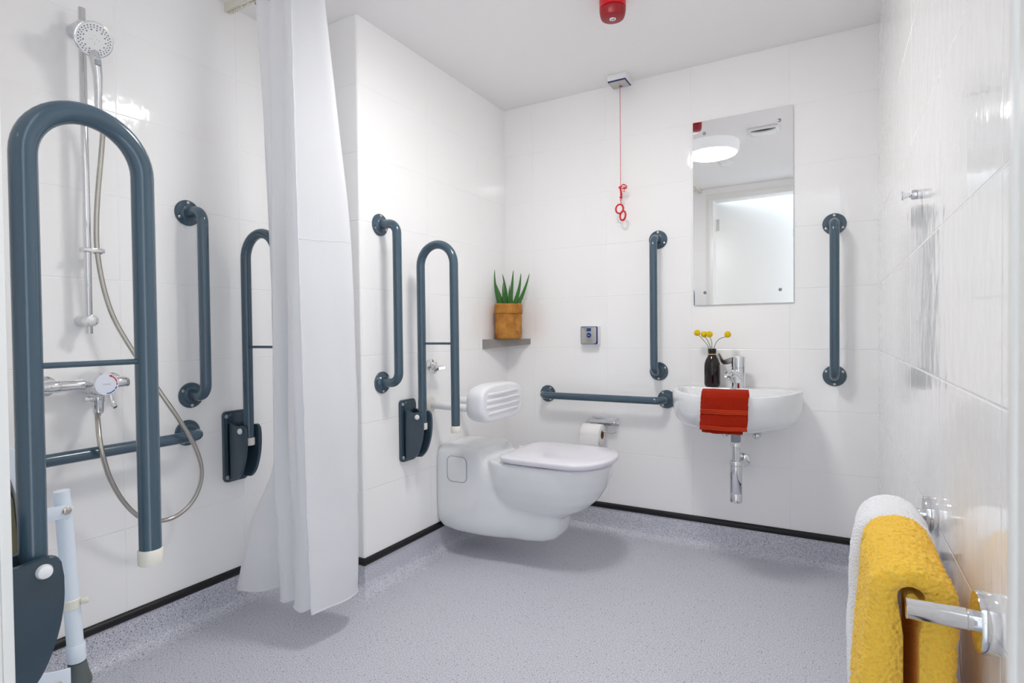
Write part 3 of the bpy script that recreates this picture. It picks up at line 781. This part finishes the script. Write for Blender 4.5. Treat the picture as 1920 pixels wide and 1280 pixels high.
me2 = bpy.data.meshes.new_from_object(tmp.evaluated_get(dg)); bpy.data.objects.remove(tmp)
me2.name = 'toilet_pan'
for p in me2.polygons: p.use_smooth = True
me2.materials.clear(); me2.materials.append(MT['china'])
o = bpy.data.objects.new('toilet_pan', me2); COL.objects.link(o); o.parent = r
bm = B(); rings = []
lo = lid_outline(1, x0=.338, x1=.790, hw=.198, e2=9.0, tap=.02)
cxl, cyl_ = .58, 0
for z, s in ((.459, .965), (.462, .985), (.472, .998), (.478, 1.0), (.4815, .99), (.4835, .965), (.4865, .85), (.489, .6), (.4905, .3), (.491, .02)):
    rings.append([bm.verts.new((cxl + (X - cxl) * s, Yv * s, z)) for X, Yv in lo])
ring_faces(bm, rings); link('toilet_lid', bm, 'lid', r, sharp=50)
for bx, by in ((.46, -.16), (.64, -.15), (.46, .16), (.64, .15)):
    bm = B(); cyl(bm, (bx, by, .451), (bx, by, .461), .008, 14, .001); link('seat_buffer', bm, 'plastic', r)
for by in (-.08, .08):
    bm = B(); cyl(bm, (.318, by, .45), (.318, by, .474), .014, 20, .003); cyl(bm, (.318, by, .468), (.35, by, .468), .009, 16, .001); link('lid_hinge', bm, 'plastic', r)
# side cover panel
bm = B(); prism(bm, rrect(.072, .172, .345, .452, .024, 8), 1, -.1618, -.150, bev=.002, seg=3); link('side_panel', bm, 'china', r)
bm = B(); pr_ = rrect(.0695, .1745, .3425, .4545, .026, 8); tube(bm, [V(x, -.1603, z) for x, z in pr_], .0011, 6, closed=True); link('panel_seam', bm, 'greyplastic', r)

# back support above the toilet
r = thing('back_support', 'white padded toilet backrest on tubular arms', 'backrest', (XL, 2.098, .68))
for s in (-1, 1):
    bm = B(); tube(bm, fillet([(0, s * .098, .0), (.18, s * .098, -.006), (.30, s * .05, -.006)], .05, 8), .0165, 22); link('arm', bm, 'plastic', r)
    bm = B(); lathe(bm, [(.036, 0), (.036, .004), (.03, .010), (.018, .012)], (0, s * .098, 0), (1, 0, 0), 32); link('arm_flange', bm, 'cream', r)
prest = []
bm = B(); rings = []
for x, k in ((.238, .82), (.244, .92), (.258, .985), (.275, 1.0), (.30, 1.0), (.312, .985), (.321, .95), (.326, .90), (.3275, .82)):
    hw, hz = .178 * (1 - (1 - k) * .5), .083 * k
    rings.append([bm.verts.new((x + .012 * (1 - (a / .187) ** 2) * (-1 if x > .3 else -.3), a, b)) for a, b in sup(56, hw, .018, hz, 3.2)])
ring_faces(bm, rings); link('pad', bm, 'rest', r, sharp=60)
for z in (-.020, .006, .032, .058):
    hl = .140 if abs(z - .019) < .02 else .125
    pts = rrect(-hl, hl, z - .0075, z + .0075, .0074, 5)
    bm = B(); rings = []
    for sc_, xx in ((1.0, .3262), (.96, .3292), (.80, .3312)):
        rings.append([bm.verts.new((xx - .012 * (1 - (a / .187) ** 2), a * (1 - (1 - sc_) * .1), z + (b - z) * sc_)) for a, b in pts])
    ring_faces(bm, rings); link('pad_rib', bm, 'rest', r, sharp=60)

# flush lever
r = thing('flush_lever', 'small chrome flush lever on the wall above the toilet', 'flush lever', (XL, 2.0, .856))
bm = B(); lathe(bm, [(.028, 0), (.027, .006), (.014, .012), (.0135, .034), (.011, .036)], (0, 0, 0), (1, 0, 0), 32); link('wall_rosette', bm, 'chrome', r)
bm = B(); prism(bm, [(-.014, -.045), (.012, -.045), (.016, -.01), (.045, .006), (.016, .022), (-.012, .016)], 2, -.006, .006, bev=.002)
for v in bm.verts: v.co = V(v.co.x * .75 + .045, v.co.y, v.co.z - .012 + .30 * v.co.y)
link('lever_paddle', bm, 'chrome', r)
bm = B(); cyl(bm, (.03, -.008, -.036), (.03, -.008, -.022), .010, 20, .002); link('lever_hub', bm, 'chrome', r)

# ------------------------------------------------------------------ corner shelf and aloe
SZ = .962
r = thing('corner_shelf', 'small grey metal corner shelf under the aloe pot', 'shelf', (XL, D, SZ))
p0, p1, p2 = V(0, -.245, 0), V(.150, 0, 0), V(0, 0, 0)
bm = B(); prism(bm, [(0, 0), (0, -.245), (.150, 0)], 2, -.004, 0, bev=.0008); link('shelf_plate', bm, 'grey', r)
bm = B()
f = [bm.verts.new(p) for p in ((0, -.245, 0), (.150, 0, 0), (.150, 0, -.030), (0, -.245, -.050))]
bm.faces.new(f); bmesh.ops.solidify(bm, geom=bm.faces[:], thickness=.003); link('front_lip', bm, 'grey', r, flat=True)

PXc, PYc = XL + .112, D - .108
r = thing('aloe_plant', 'spiky green aloe in a brown paper pot on the corner shelf', 'plant', (-1.480, 2.570, SZ))
PK = 1.2
def sq(n, h, e): return [(h * abs(cos(a)) ** (2 / e) * (1 if cos(a) >= 0 else -1), h * abs(sin(a)) ** (2 / e) * (1 if sin(a) >= 0 else -1)) for a in [2 * pi * k / n for k in range(n)]]
POTR = Quaternion((0, 0, 1), radians(27))
bm = B(); rings = []
for z, h in ((.001, .062), (.006, .067), (.03, .0695), (.06, .069), (.09, .0675), (.118, .0665), (.138, .066), (.15, .0655), (.15, .0625), (.12, .062)):
    rings.append([bm.verts.new(POTR @ V(a + .0025 * noise.noise(V(a * 30, b * 30, z * 25)), b + .0025 * noise.noise(V(b * 30, z * 30, a * 25)), z * PK)) for a, b in sq(64, h, 5.5)])
ring_faces(bm, rings); pt = link('pot', bm, 'pot', r, sharp=70)
bm = B(); rings = []
for z, h in ((.112, .0665), (.1112, .0722), (.120, .0728), (.145, .071), (.1525, .069), (.1535, .0655), (.14, .063)):
    rings.append([bm.verts.new(POTR @ V(a, b, z * PK + .0015 * sin(8 * atan2(b, a)))) for a, b in sq(64, h, 5.5)])
ring_faces(bm, rings, caps=(False, False)); link('pot_cuff', bm, 'pot', pt, sharp=70)
bm = B(); tube(bm, [POTR @ V(.036, -.0702, .004), POTR @ V(.036, -.0705, .13)], .0008, 6); link('pot_seam', bm, 'card', pt)
bm = B(); tube(bm, [POTR @ V(.054 + .011 * cos(a), -.0698, .032 + .011 * sin(a)) for a in [2 * pi * k / 24 for k in range(24)]], .0009, 6, closed=True)
tube(bm, [POTR @ V(.054 + .006 * cos(a), -.0698, .032 + .006 * sin(a)) for a in [radians(90 + 30 * k) for k in range(11)]], .0008, 6); link('pot_stamp', bm, 'card', pt)
bm = B(); rings = [[bm.verts.new(POTR @ V(a, b, .155)) for a, b in sq(40, .0615, 5)]]; bm.faces.new(rings[0]); rings2 = bmesh.ops.solidify(bm, geom=bm.faces[:], thickness=.004); link('soil', bm, 'soil', r)
# leaves in the picture plane of the corner (u to the right, w towards the room)
UU = V(.86, .51, 0); WW = V(.51, -.86, 0)
def leaf(base, tipp, bend, w0, wdepth=0.0):
    w0 = w0 * 1.1
    b0 = UU * base + WW * wdepth + V(0, 0, .158); t0 = UU * tipp[0] + WW * (wdepth + tipp[2]) + V(0, 0, tipp[1])
    mid = (b0 + t0) / 2 + UU * bend
    pts = [b0 * (1 - t) ** 2 + mid * 2 * t * (1 - t) + t0 * t * t for t in [k / 16 for k in range(17)]]
    bm = B(); rings = []
    for i, p in enumerate(pts):
        t = i / 16; w_ = w0 * (1 - t) ** .75 + .0006
        d_ = (pts[min(i + 1, 16)] - pts[max(i - 1, 0)]).normalized(); sd = d_.cross(WW).normalized(); fr = sd.cross(d_)
        saw = 1 + (.10 if i % 2 else 0) * (1 - t)
        rings.append([bm.verts.new(p + sd * w_ * c * saw + fr * h_ * w_) for c, h_ in ((-1, .1), (-.6, .42), (0, .5), (.6, .42), (1, .1), (.5, -.12), (0, -.22), (-.5, -.12))])
    ring_faces(bm, rings); return link('leaf', bm, 'leaf', r, sharp=50)
for a in ((-.040, (-.070, .362, 0), -.020, .0095, .01), (-.024, (-.086, .338, -.02), .004, .0115, -.02), (-.012, (-.030, .342, 0), .014, .0115, -.005), (.004, (.027, .359, .0), .004, .0115, .02),
          (.000, (.007, .280, .02), -.002, .006, .03), (.022, (.066, .342, .01), .018, .0115, .02), (.038, (.111, .341, .0), .014, .0105, .02), (-.016, (-.027, .292, .02), -.010, .008, .03), (-.032, (-.062, .262, .03), -.002, .008, .04), (.012, (.020, .255, .0), .002, .010, -.03)):
    leaf(*a)

# ------------------------------------------------------------------ toilet roll and holder
r = thing('toilet_roll_holder', 'chrome wire toilet roll holder under the horizontal grab rail', 'roll holder', (-1.0, D, .53))
bm = B(); tube(bm, fillet([(.078, -.004, .022), (.082, -.06, .022), (-.066, -.06, .022), (-.066, -.004, .022)], .008, 5), .0045, 12); tube(bm, fillet([(-.066, -.056, .022), (-.07, -.085, .002), (-.072, -.088, -.020), (.082, -.090, -.021), (.096, -.090, -.016)], .008, 5), .0045, 12); link('wire_frame', bm, 'chrome', r)
bm = B(); box(bm, -.068, .082, -.064, -.004, .0255, .0285, bev=.001); link('cover_plate', bm, 'chrome', r)
bm = B(); prism(bm, rrect(-.068, .082, -.004, .036, .006), 1, -.004, 0, bev=.001); link('wall_plate', bm, 'chrome', r)
r = thing('toilet_roll', 'white toilet roll on the chrome holder', 'toilet roll', (-1.022, 2.59, .4945))
bm = B(); rings = []
ro, ri, hw = .0505, .021, .049
for x, rad_ in ((-hw, ri), (-hw, ro - .002), (-hw + .002, ro), (hw - .002, ro), (hw, ro - .002), (hw, ri)):
    rings.append([bm.verts.new((x, rad_ * cos(a), rad_ * sin(a))) for a in [2 * pi * k / 48 for k in range(48)]])
ring_faces(bm, rings, caps=(False, False))
link('paper', bm, 'paper', r, sharp=50)
bm = B(); rings = []
for x, rad_ in ((-hw, ri), (hw + .0005, ri), (hw + .0005, ri - .0015), (-hw, ri - .0015)):
    rings.append([bm.verts.new((x, rad_ * cos(a), rad_ * sin(a))) for a in [2 * pi * k / 40 for k in range(40)]])
ring_faces(bm, rings, closed=True); link('cardboard_core', bm, 'card', r)
bm = B(); rings = []
for a in [radians(95 + 6 * k) for k in range(16)]:
    rr_ = ro + .0008
    rings.append((a, rr_))
vv = [[bm.verts.new((x, -rr_ * sin(a), rr_ * cos(a))) for x in (-hw + .001, hw - .001)] for a, rr_ in rings]
vv = [[bm.verts.new((x, -(ro + .001) * 1.0, .0 + 0)) for x in (-hw + .001, hw - .001)]] + [[bm.verts.new((x, -(ro + .0012) - .001, z)) for x in (-hw + .001, hw - .001)] for z in (-.012, -.028, -.043)]
for a in range(len(vv) - 1): bm.faces.new((vv[a][0], vv[a][1], vv[a + 1][1], vv[a + 1][0]))
bmesh.ops.delete(bm, geom=[v for v in bm.verts if not v.link_faces], context='VERTS')
bmesh.ops.solidify(bm, geom=bm.faces[:], thickness=.0006); link('loose_sheet', bm, 'paper', r)

# ------------------------------------------------------------------ wash basin
BX, BZ = -.360, .748
r = thing('wash_basin', 'white half-round wall-hung wash basin', 'basin', (BX, D, 0))
HWB, DPB = .265, .475
def bout(s, sy, n=90, e=2.25, back=0.0):
    o = []
    for k in range(n + 1):
        a = pi * k / n; c, s_ = cos(a), sin(a)
        yy = -back - (DPB * sy - back) * abs(s_) ** (2 / e)
        tp_ = 1 - .20 * max(0, 1 + yy / .16) ** 2
        o.append((HWB * s * tp_ * abs(c) ** (2 / e) * (1 if c >= 0 else -1), yy))
    return o
bm = B(); rings = []
spec = [(BZ - .150, .60, .58), (BZ - .149, .74, .72), (BZ - .143, .85, .84), (BZ - .130, .915, .91), (BZ - .110, .960, .955), (BZ - .08, .988, .985), (BZ - .04, 1.0, 1.0), (BZ - .006, 1.0, 1.0), (BZ - .0015, .995, .995), (BZ, .982, .984)]
for z, s, sy in spec: rings.append([bm.verts.new((x, y, z)) for x, y in bout(s, sy)])
# inner bowl: a closed rounded outline behind the front rim, tap deck at the wall
DK = .125
n = len(rings[0])
hx_, hy_, e_ = HWB - .020, DPB - .019, 2.25
xk = hx_ * (1 - (DK / hy_) ** e_) ** (1 / e_)
a0 = math.asin((DK / hy_) ** (e_ / 2))
arc_ = [V(hx_ * abs(cos(a)) ** (2 / e_) * (1 if cos(a) >= 0 else -1), -hy_ * abs(sin(a)) ** (2 / e_), 0) for a in [a0 + (pi - 2 * a0) * k / 60 for k in range(61)]]
# round the two back corners of the opening, then resample evenly
cut = 7
poly = arc_[cut:-cut]
A_, B_ = arc_[-1], arc_[0]
def bez(p, c, q): return [p * (1 - t) ** 2 + c * 2 * t * (1 - t) + q * t * t for t in [k / 10 for k in range(1, 10)]]
poly = poly + bez(arc_[-cut - 1], A_, A_ + V(.06, 0, 0)) + [A_ + V(.06, 0, 0), B_ + V(-.06, 0, 0)] + bez(B_ + V(-.06, 0, 0), B_, arc_[cut])
L_ = [0]
for k in range(len(poly)): L_.append(L_[-1] + (poly[(k + 1) % len(poly)] - poly[k]).length)
IN = []
for q_ in range(80):
    d_ = L_[-1] * q_ / 80
    k = max(t for t in range(len(poly)) if L_[t] <= d_); f_ = (d_ - L_[k]) / max(1e-9, L_[k + 1] - L_[k])
    IN.append(poly[k].lerp(poly[(k + 1) % len(poly)], f_))
def inner(s, sy, z):
    yc = -.27
    return [(p.x * s, yc + (p.y - yc) * sy, z) for p in IN]
irings = []
for z, s_c, sy in ((BZ, 1.0, 1.0), (BZ - .003, .988, .985), (BZ - .03, .965, .955), (BZ - .07, .89, .87), (BZ - .10, .72, .68), (BZ - .113, .46, .42), (BZ - .118, .16, .14)):
    irings.append([bm.verts.new(p) for p in inner(s_c, sy, z)])
for i in range(len(rings) - 1):
    a, b = rings[i], rings[i + 1]
    for j in range(n - 1): bm.faces.new((a[j], a[j + 1], b[j + 1], b[j]))
ring_faces(bm, irings, caps=(False, True))
bm.faces.new(rings[0])
bm.faces.new([rg[0] for rg in rings] + [rg[-1] for rg in reversed(rings)])
top_e = [bm.edges.get((rings[-1][j], rings[-1][j + 1])) for j in range(n - 1)] + [bm.edges.get((rings[-1][0], rings[-1][-1])) or bm.edges.new((rings[-1][0], rings[-1][-1]))]
m_ = len(irings[0])
top_e += [bm.edges.get((irings[0][j], irings[0][(j + 1) % m_])) for j in range(m_)]
bmesh.ops.triangle_fill(bm, use_beauty=True, use_dissolve=False, edges=top_e)
link('basin_bowl', bm, 'china', r, sharp=40)
bm = B(); lathe(bm, [(.021, 0), (.021, .002), (.016, .0035), (.001, .003)], (0, -.285, BZ - .119), n=24); link('waste_ring', bm, 'chrome', r)
for bx in (-.045, .080):
    bm = B(); lathe(bm, [(.017, 0), (.0175, .02), (.015, .045), (.011, .054), (.001, .058)], (bx, -.06, .552), (0, -1, -.1), 24); cyl(bm, (bx, 0, .552), (bx, -.065, .552), .008, 16); link('basin_bolt', bm, 'chrome', r)

# bottle trap
r = thing('bottle_trap', 'chrome bottle trap and waste pipe under the basin', 'waste trap', (BX + .015, D - .225, 0))
bm = B(); lathe(bm, [(.024, .586), (.024, .594), (.012, .597)], n=28); link('brass_washer', bm, 'brass', r)
bm = B(); cyl(bm, (0, 0, .540), (0, 0, .587), .0195, 28, .001); link('waste_tail', bm, 'greyplastic', r)
bm = B(); lathe(bm, [(.019, .518), (.0225, .520), (.0225, .534), (.021, .538), (.0195, .541)], n=28); link('compression_nut', bm, 'chrome', r)
bm = B(); cyl(bm, (0, 0, .458), (0, 0, .52), .0155, 28); link('inlet_pipe', bm, 'chrome', r)
bm = B(); lathe(bm, [(.0225, .440), (.0255, .443), (.0255, .456), (.0235, .461), (.016, .463)], n=32); link('compression_nut', bm, 'chrome', r)
bm = B(); lathe(bm, [(.0225, .292), (.0245, .294), (.0245, .327), (.0238, .328), (.0245, .329), (.0245, .435), (.0235, .441)], n=32); link('bottle_cup', bm, 'chrome', r)
bm = B(); tube(bm, [(0, 0, .418), (-.004, .225, .418)], .0155, 24); link('outlet_pipe', bm, 'chrome', r)
bm = B(); lathe(bm, [(.033, 0), (.032, .006), (.018, .012)], (-.004, .225, .418), (0, -1, 0), 32); link('wall_rosette', bm, 'chrome', r)

# basin tap
r = thing('basin_tap', 'chrome lever mixer tap on the basin', 'tap', (-.352, D - .092, BZ), (0, 0, radians(-22)))
bm = B(); rings = []
for z, hx, hy, oy in ((0, .0285, .0265, 0), (.004, .0285, .0265, 0), (.03, .027, .0255, 0), (.08, .0275, .0265, 0), (.086, .0275, .0265, 0)):
    rings.append([bm.verts.new((a, b + oy, z)) for a, b in [(hx * cos(t), hy * sin(t)) for t in [2 * pi * k / 40 for k in range(40)]]])
ring_faces(bm, rings); tp = link('tap_body', bm, 'chrome', r)
bm = B(); tube(bm, catmull([V(0, -.004, .030), V(0, -.022, .050), V(0, -.044, .062), V(0, -.066, .061), V(0, -.082, .052)], 6), [.023 - .0006 * k / 2 for k in range(25)], 24, flat=1.05); sp = link('spout', bm, 'chrome', r)
bm = B(); lathe(bm, [(.011, 0), (.011, .004), (.008, .0045)], (0, -.078, .046), (0, -.35, -1), 20); link('aerator', bm, 'satin', sp)
bm = B(); lathe(bm, [(.0262, .0865), (.0262, .088), (.0282, .089), (.0285, .125), (.0272, .133), (.022, .136), (.001, .1375)], n=40); cp = link('lever_cap', bm, 'chrome', r)
bm = B()
pp = [V(-.012, -.012, .123), V(-.050, -.008, .111), V(-.066, -.004, .109), V(-.078, .0, .116), V(-.099, .010, .142)]
tube(bm, pp, [.013, .012, .0115, .0115, .011], 20, flat=.42); link('lever_arm', bm, 'satin', cp, sharp=60)

# bottle with craspedia
bx, by = -.462, D - .082
o = None
r = thing('glass_bottle', 'dark amber glass bottle used as a vase on the basin', 'bottle', (bx, by, BZ))
bm = B(); lathe(bm, [(.001, .003), (.024, .0005), (.029, .002), (.0325, .008), (.0335, .018), (.0335, .090), (.032, .104), (.027, .120), (.0205, .132), (.0172, .139), (.0165, .145), (.0168, .152), (.0178, .153), (.0178, .157), (.0168, .158), (.0178, .160), (.0178, .166), (.0165, .168), (.0125, .168), (.0115, .150), (.0115, .14)], n=40, caps=(True, True)); link('bottle_glass', bm, 'amber', r)
bm = B(); tube(bm, [V(.0178 * cos(a), .0178 * sin(a), .1435) for a in [2 * pi * k / 32 for k in range(32)]], .0018, 8, closed=True); link('twine_band', bm, 'twine', r)
FL = [('billy_button', (-.063, .0, .238), -.012, 'yellow globe flower furthest left in the bottle'), ('billy_button', (-.036, .012, .231), -.006, 'yellow globe flower second from the left in the bottle'),
      ('billy_button', (-.010, -.006, .231), -.001, 'yellow globe flower third from the left in the bottle'), ('billy_button', (.066, -.004, .230), .007, 'yellow globe flower leaning right away from the others in the bottle')]
for i, (nm, t, x0, lb) in enumerate(FL):
    f = thing(nm, lb, 'flower', (bx, by, BZ), group='yellow globe flowers in the bottle')
    tv = V(*t); b0 = V(x0, .0, .09); n1 = V(x0 * 1.15, .002 * (i - 1.5), .168); n2 = (n1 + tv) / 2 + (V(.004, 0, .0) if t[0] < 0 else V(-.010, 0, .008))
    bm = B(); tube(bm, catmull([b0, n1, n2, tv + V(-.3 * t[0] * .2, 0, -.008)], 8), .0013, 8); link('stem', bm, 'stem', f)
    bm = B(); bmesh.ops.create_icosphere(bm, subdivisions=5, radius=.015)
    for v in bm.verts:
        nn = v.co.normalized(); d_ = noise.voronoi(nn * 6.0 + V(i, 0, 0))[0]; v.co = nn * (.015 - .003 * d_[0]) + tv
    link('flower_head', bm, 'flower', f, sharp=180)

# red towel folded over the front of the basin
r = thing('hand_towel', 'folded red terry towel hanging over the basin rim', 'towel', (BX, D, 0))
def edge_at(x, off):
    # front edge of the basin in plan at local x, pushed out by off
    e = 2.25; t = min(abs(x) / HWB, .999)
    y = -DPB * (1 - t ** e) ** (1 / e)
    return y - off
def towel_layer(name, u0, u1, zb, off, thick, m, skew=0.0, inside=.05, wob=.0015, seed=0, v0=0, v1=1, parent=None):
    bm = B(); NU, NVv = 46, 60
    prof = []
    for k in range(13): prof.append((.018 + .009 + off * .3, BZ - inside + (inside + .0) * k / 12))      # inside the rim, going up (y inward)
    for k in range(1, 12):
        a = pi * k / 12; prof.append((.009 + off * .15 + (.0135 + off * .6) * cos(a) * 1.0, BZ + .004 + (.009 + off * .8) * sin(a)))
    for k in range(37): prof.append((-.0045 - off, BZ - (BZ - zb) * k / 36))
    prof = prof[int(v0 * (len(prof) - 1)): int(v1 * (len(prof) - 1)) + 1]
    vv = []
    for i, (din, z) in enumerate(prof):
        row = []
        for j in range(NU):
            u = u0 + (u1 - u0) * j / (NU - 1)
            f = max(0, (BZ - z) / .15)
            x = u + skew * f
            cz = z
            # follow the rounding of the basin underside
            s = 1.0
            d = BZ - z
            w_ = noise.noise(V(u * 60, z * 60, seed)) * wob + noise.noise(V(u * 220, z * 220, seed + 4)) * .0009
            y = edge_at(x, -din + w_) + (0 if d < .06 else .0)
            zz = cz + noise.noise(V(u * 25, seed, 2)) * .003
            row.append(bm.verts.new((x, y, zz)))
        vv.append(row)
    for a in range(len(vv) - 1):
        for b in range(NU - 1): bm.faces.new((vv[a][b], vv[a][b + 1], vv[a + 1][b + 1], vv[a + 1][b]))
    bmesh.ops.recalc_face_normals(bm, faces=bm.faces[:])
    bmesh.ops.solidify(bm, geom=bm.faces[:], thickness=-thick)
    return link(name, bm, m, parent or r, sharp=60)
U0, U1 = -.069, .091
towel_layer('towel_under_layer', U0 + .004, U1 - .016, BZ - .135, .001, .006, 'redtowel', skew=-.004, seed=2)
tm = towel_layer('towel_front_layer', U0, U1, BZ - .122, .010, .009, 'redtowel', skew=-.006, inside=.035, seed=5)
for za, zb in ((.043, .061), (.106, .121)):
    bm = B(); NU = 40
    A, Bv = [], []
    for j in range(NU):
        u = U0 - .001 + (U1 - U0 + .002) * j / (NU - 1)
        for z_, lst in ((BZ - za, A), (BZ - zb, Bv)):
            f = (BZ - z_) / .15; lst.append(bm.verts.new((u - .006 * f, edge_at(u - .006 * f, .0265), z_ + noise.noise(V(u * 25, 5, 2)) * .003)))
    for j in range(NU - 1): bm.faces.new((A[j], A[j + 1], Bv[j + 1], Bv[j]))
    bmesh.ops.solidify(bm, geom=bm.faces[:], thickness=.003)
    bd = link('woven_band', bm, 'redband', tm)
    bm = B()
    for q_ in (.15, .5, .85):
        z_ = BZ - (za + (zb - za) * q_)
        tube(bm, [(U0 - .001 + (U1 - U0 + .002) * j / 30 - .003, edge_at(U0 + (U1 - U0) * j / 30, .0272), z_ + noise.noise(V((U0 + (U1 - U0) * j / 30) * 25, 5, 2)) * .003) for j in range(31)], .0009, 6)
    link('band_ridge', bm, 'redband', bd)

# ------------------------------------------------------------------ right wall: robe hook, towel rail and two towels
r = thing('robe_hook', 'small chrome robe hook on the glossy right-hand wall', 'hook', (XR, 1.42, 1.272))
bm = B(); lathe(bm, [(.0095, 0), (.0098, .001), (.0098, .0155), (.0085, .018), (.005, .0195), (.0046, .0215), (.0052, .024), (.0088, .0315), (.0092, .0325), (.0085, .0342), (.001, .0345)], (0, 0, 0), (-1, 0, 0), 32); link('hook_peg', bm, 'chrome', r, sharp=30)

r = thing('towel_rail', 'chrome towel rail with round wall discs low on the right wall', 'towel rail', (XR, 0, .664))
BXr = -.074
for yy in (.815, 1.235):
    bm = B(); lathe(bm, [(.0335, 0), (.034, .001), (.034, .015), (.033, .017), (.001, .0175)], (0, yy, 0), (-1, 0, 0), 48); link('wall_disc', bm, 'chrome', r, sharp=30)
    bm = B(); lathe(bm, [(.0118, .017), (.0118, .0245), (.0114, .025), (.0122, .026), (.0122, .082), (.0116, .083), (.001, .083)], (0, yy, 0), (-1, 0, 0), 36); link('post', bm, 'chrome', r, sharp=30)
bm = B(); cyl(bm, (BXr, .815, 0), (BXr, 1.235, 0), .0085, 24); link('bar', bm, 'chrome', r)

def bath_towel(name, label, y0, y1, m, hw0, hw1, thick, ztop, seed, drop, mesh_n=(170, 90), amp=.0035, sag=0.0, close=.45):
    """a thick towel over the bar: outer skin and inner skin joined at the near and far edges"""
    r_ = thing(name, label, 'towel', (XR + BXr, 0, 0), group='bath towels on the chrome rail')
    nv, nu = mesh_n
    def sect(t, f, skin):
        # t 0..1 along: room-side bottom -> over -> wall-side bottom ; f 0..1 along the bar
        s = (t - .5) * 2
        L = drop; rad_ = (hw0 * (1 - f) + hw1 * f)
        arc = .22
        inner_r = .0125
        zt = ztop - sag * (1 - f) ** 2
        if abs(s) < arc:
            a = pi / 2 * s / arc
            xo, zo = sin(a) * rad_, cos(a) * rad_ * .85
            xi, zi = sin(a) * inner_r * 1.15, cos(a) * inner_r
            zo += zt - rad_ * .85; zi += .664
        else:
            d_ = (abs(s) - arc) / (1 - arc) * L; sg = 1 if s > 0 else -1
            bulge = .010 * sin(min(1, d_ / L) * pi)
            xo = sg * (rad_ + (bulge if sg < 0 else 0) + (.012 * d_ if sg < 0 else 0)); zo = zt - rad_ * .85 - d_
            xi = sg * (inner_r * 1.15 * (1 - close * min(1, d_ / .05)) + .0005); zi = .664 - d_
        if skin == 1: return V(xi, 0, zi)
        return V(min(xo, XR - (XR + BXr) - .004), 0, zo)
    def pos(i, j, skin):
        t = i / (nv - 1); f = j / (nu - 1)
        p = sect(t, f, skin); p.y = y0 + (y1 - y0) * f
        e = noise.noise(V(t * 7, f * 3, seed)) * .008 * (1 if skin == 0 else .3)
        return p, e
    bm = B()
    skins = []
    for skin in (0, 1):
        g = []
        for i in range(nv):
            row = []
            for j in range(nu):
                p, e = pos(i, j, skin)
                q1, _ = pos(min(i + 1, nv - 1), j, skin); q0, _ = pos(max(i - 1, 0), j, skin)
                tg = (q1 - q0); nn = V(-tg.z, 0, tg.x)
                nn = nn.normalized() if nn.length > 1e-6 else V(0, 0, 1)
                if skin == 0:
                    d_ = noise.voronoi(V(p.x * 165, p.y * 165, p.z * 165) + V(seed, 0, 0))[0][0]
                    fz = noise.noise(V(p.x * 320, p.y * 320, p.z * 320))
                    # round the edges over
                    ed = min(j, nu - 1 - j) / (nu - 1) * abs(y1 - y0)
                    rnd = 0
                    if ed < .016: rnd = (.016 - sqrt(max(0, .016 ** 2 - (.016 - ed) ** 2))) * .9
                    h_ = e - amp * d_ + fz * amp * .35 - rnd
                    p = p + nn * h_
                    p.x = min(p.x, -BXr - .004)
                    p.y += noise.noise(V(t_ := i * .13, j * .2, seed + 8)) * .003
                row.append(bm.verts.new(p))
            g.append(row)
        skins.append(g)
    for sk, g in enumerate(skins):
        for a in range(nv - 1):
            for b in range(nu - 1): bm.faces.new((g[a][b], g[a][b + 1], g[a + 1][b + 1], g[a + 1][b]))
    o_, i_ = skins
    for a in range(nv - 1):
        for b in (0, nu - 1): bm.faces.new((o_[a][b], o_[a + 1][b], i_[a + 1][b], i_[a][b]))
    for b in range(nu - 1):
        for a in (0, nv - 1): bm.faces.new((o_[a][b], o_[a][b + 1], i_[a][b + 1], i_[a][b]))
    link('towel_cloth', bm, m, r_, sharp=180)
    return r_
bath_towel('bath_towel', 'thick yellow terry towel hanging on the near half of the rail', .850, 1.06, 'yellow', .050, .046, .03, .712, 1.0, .40, (280, 150), amp=.0042, sag=.012)
bath_towel('bath_towel', 'white terry towel hanging behind the yellow one on the rail', 1.07, 1.205, 'whitetowel', .052, .048, .03, .706, 6.0, .40, (120, 50), amp=.002, close=.97)
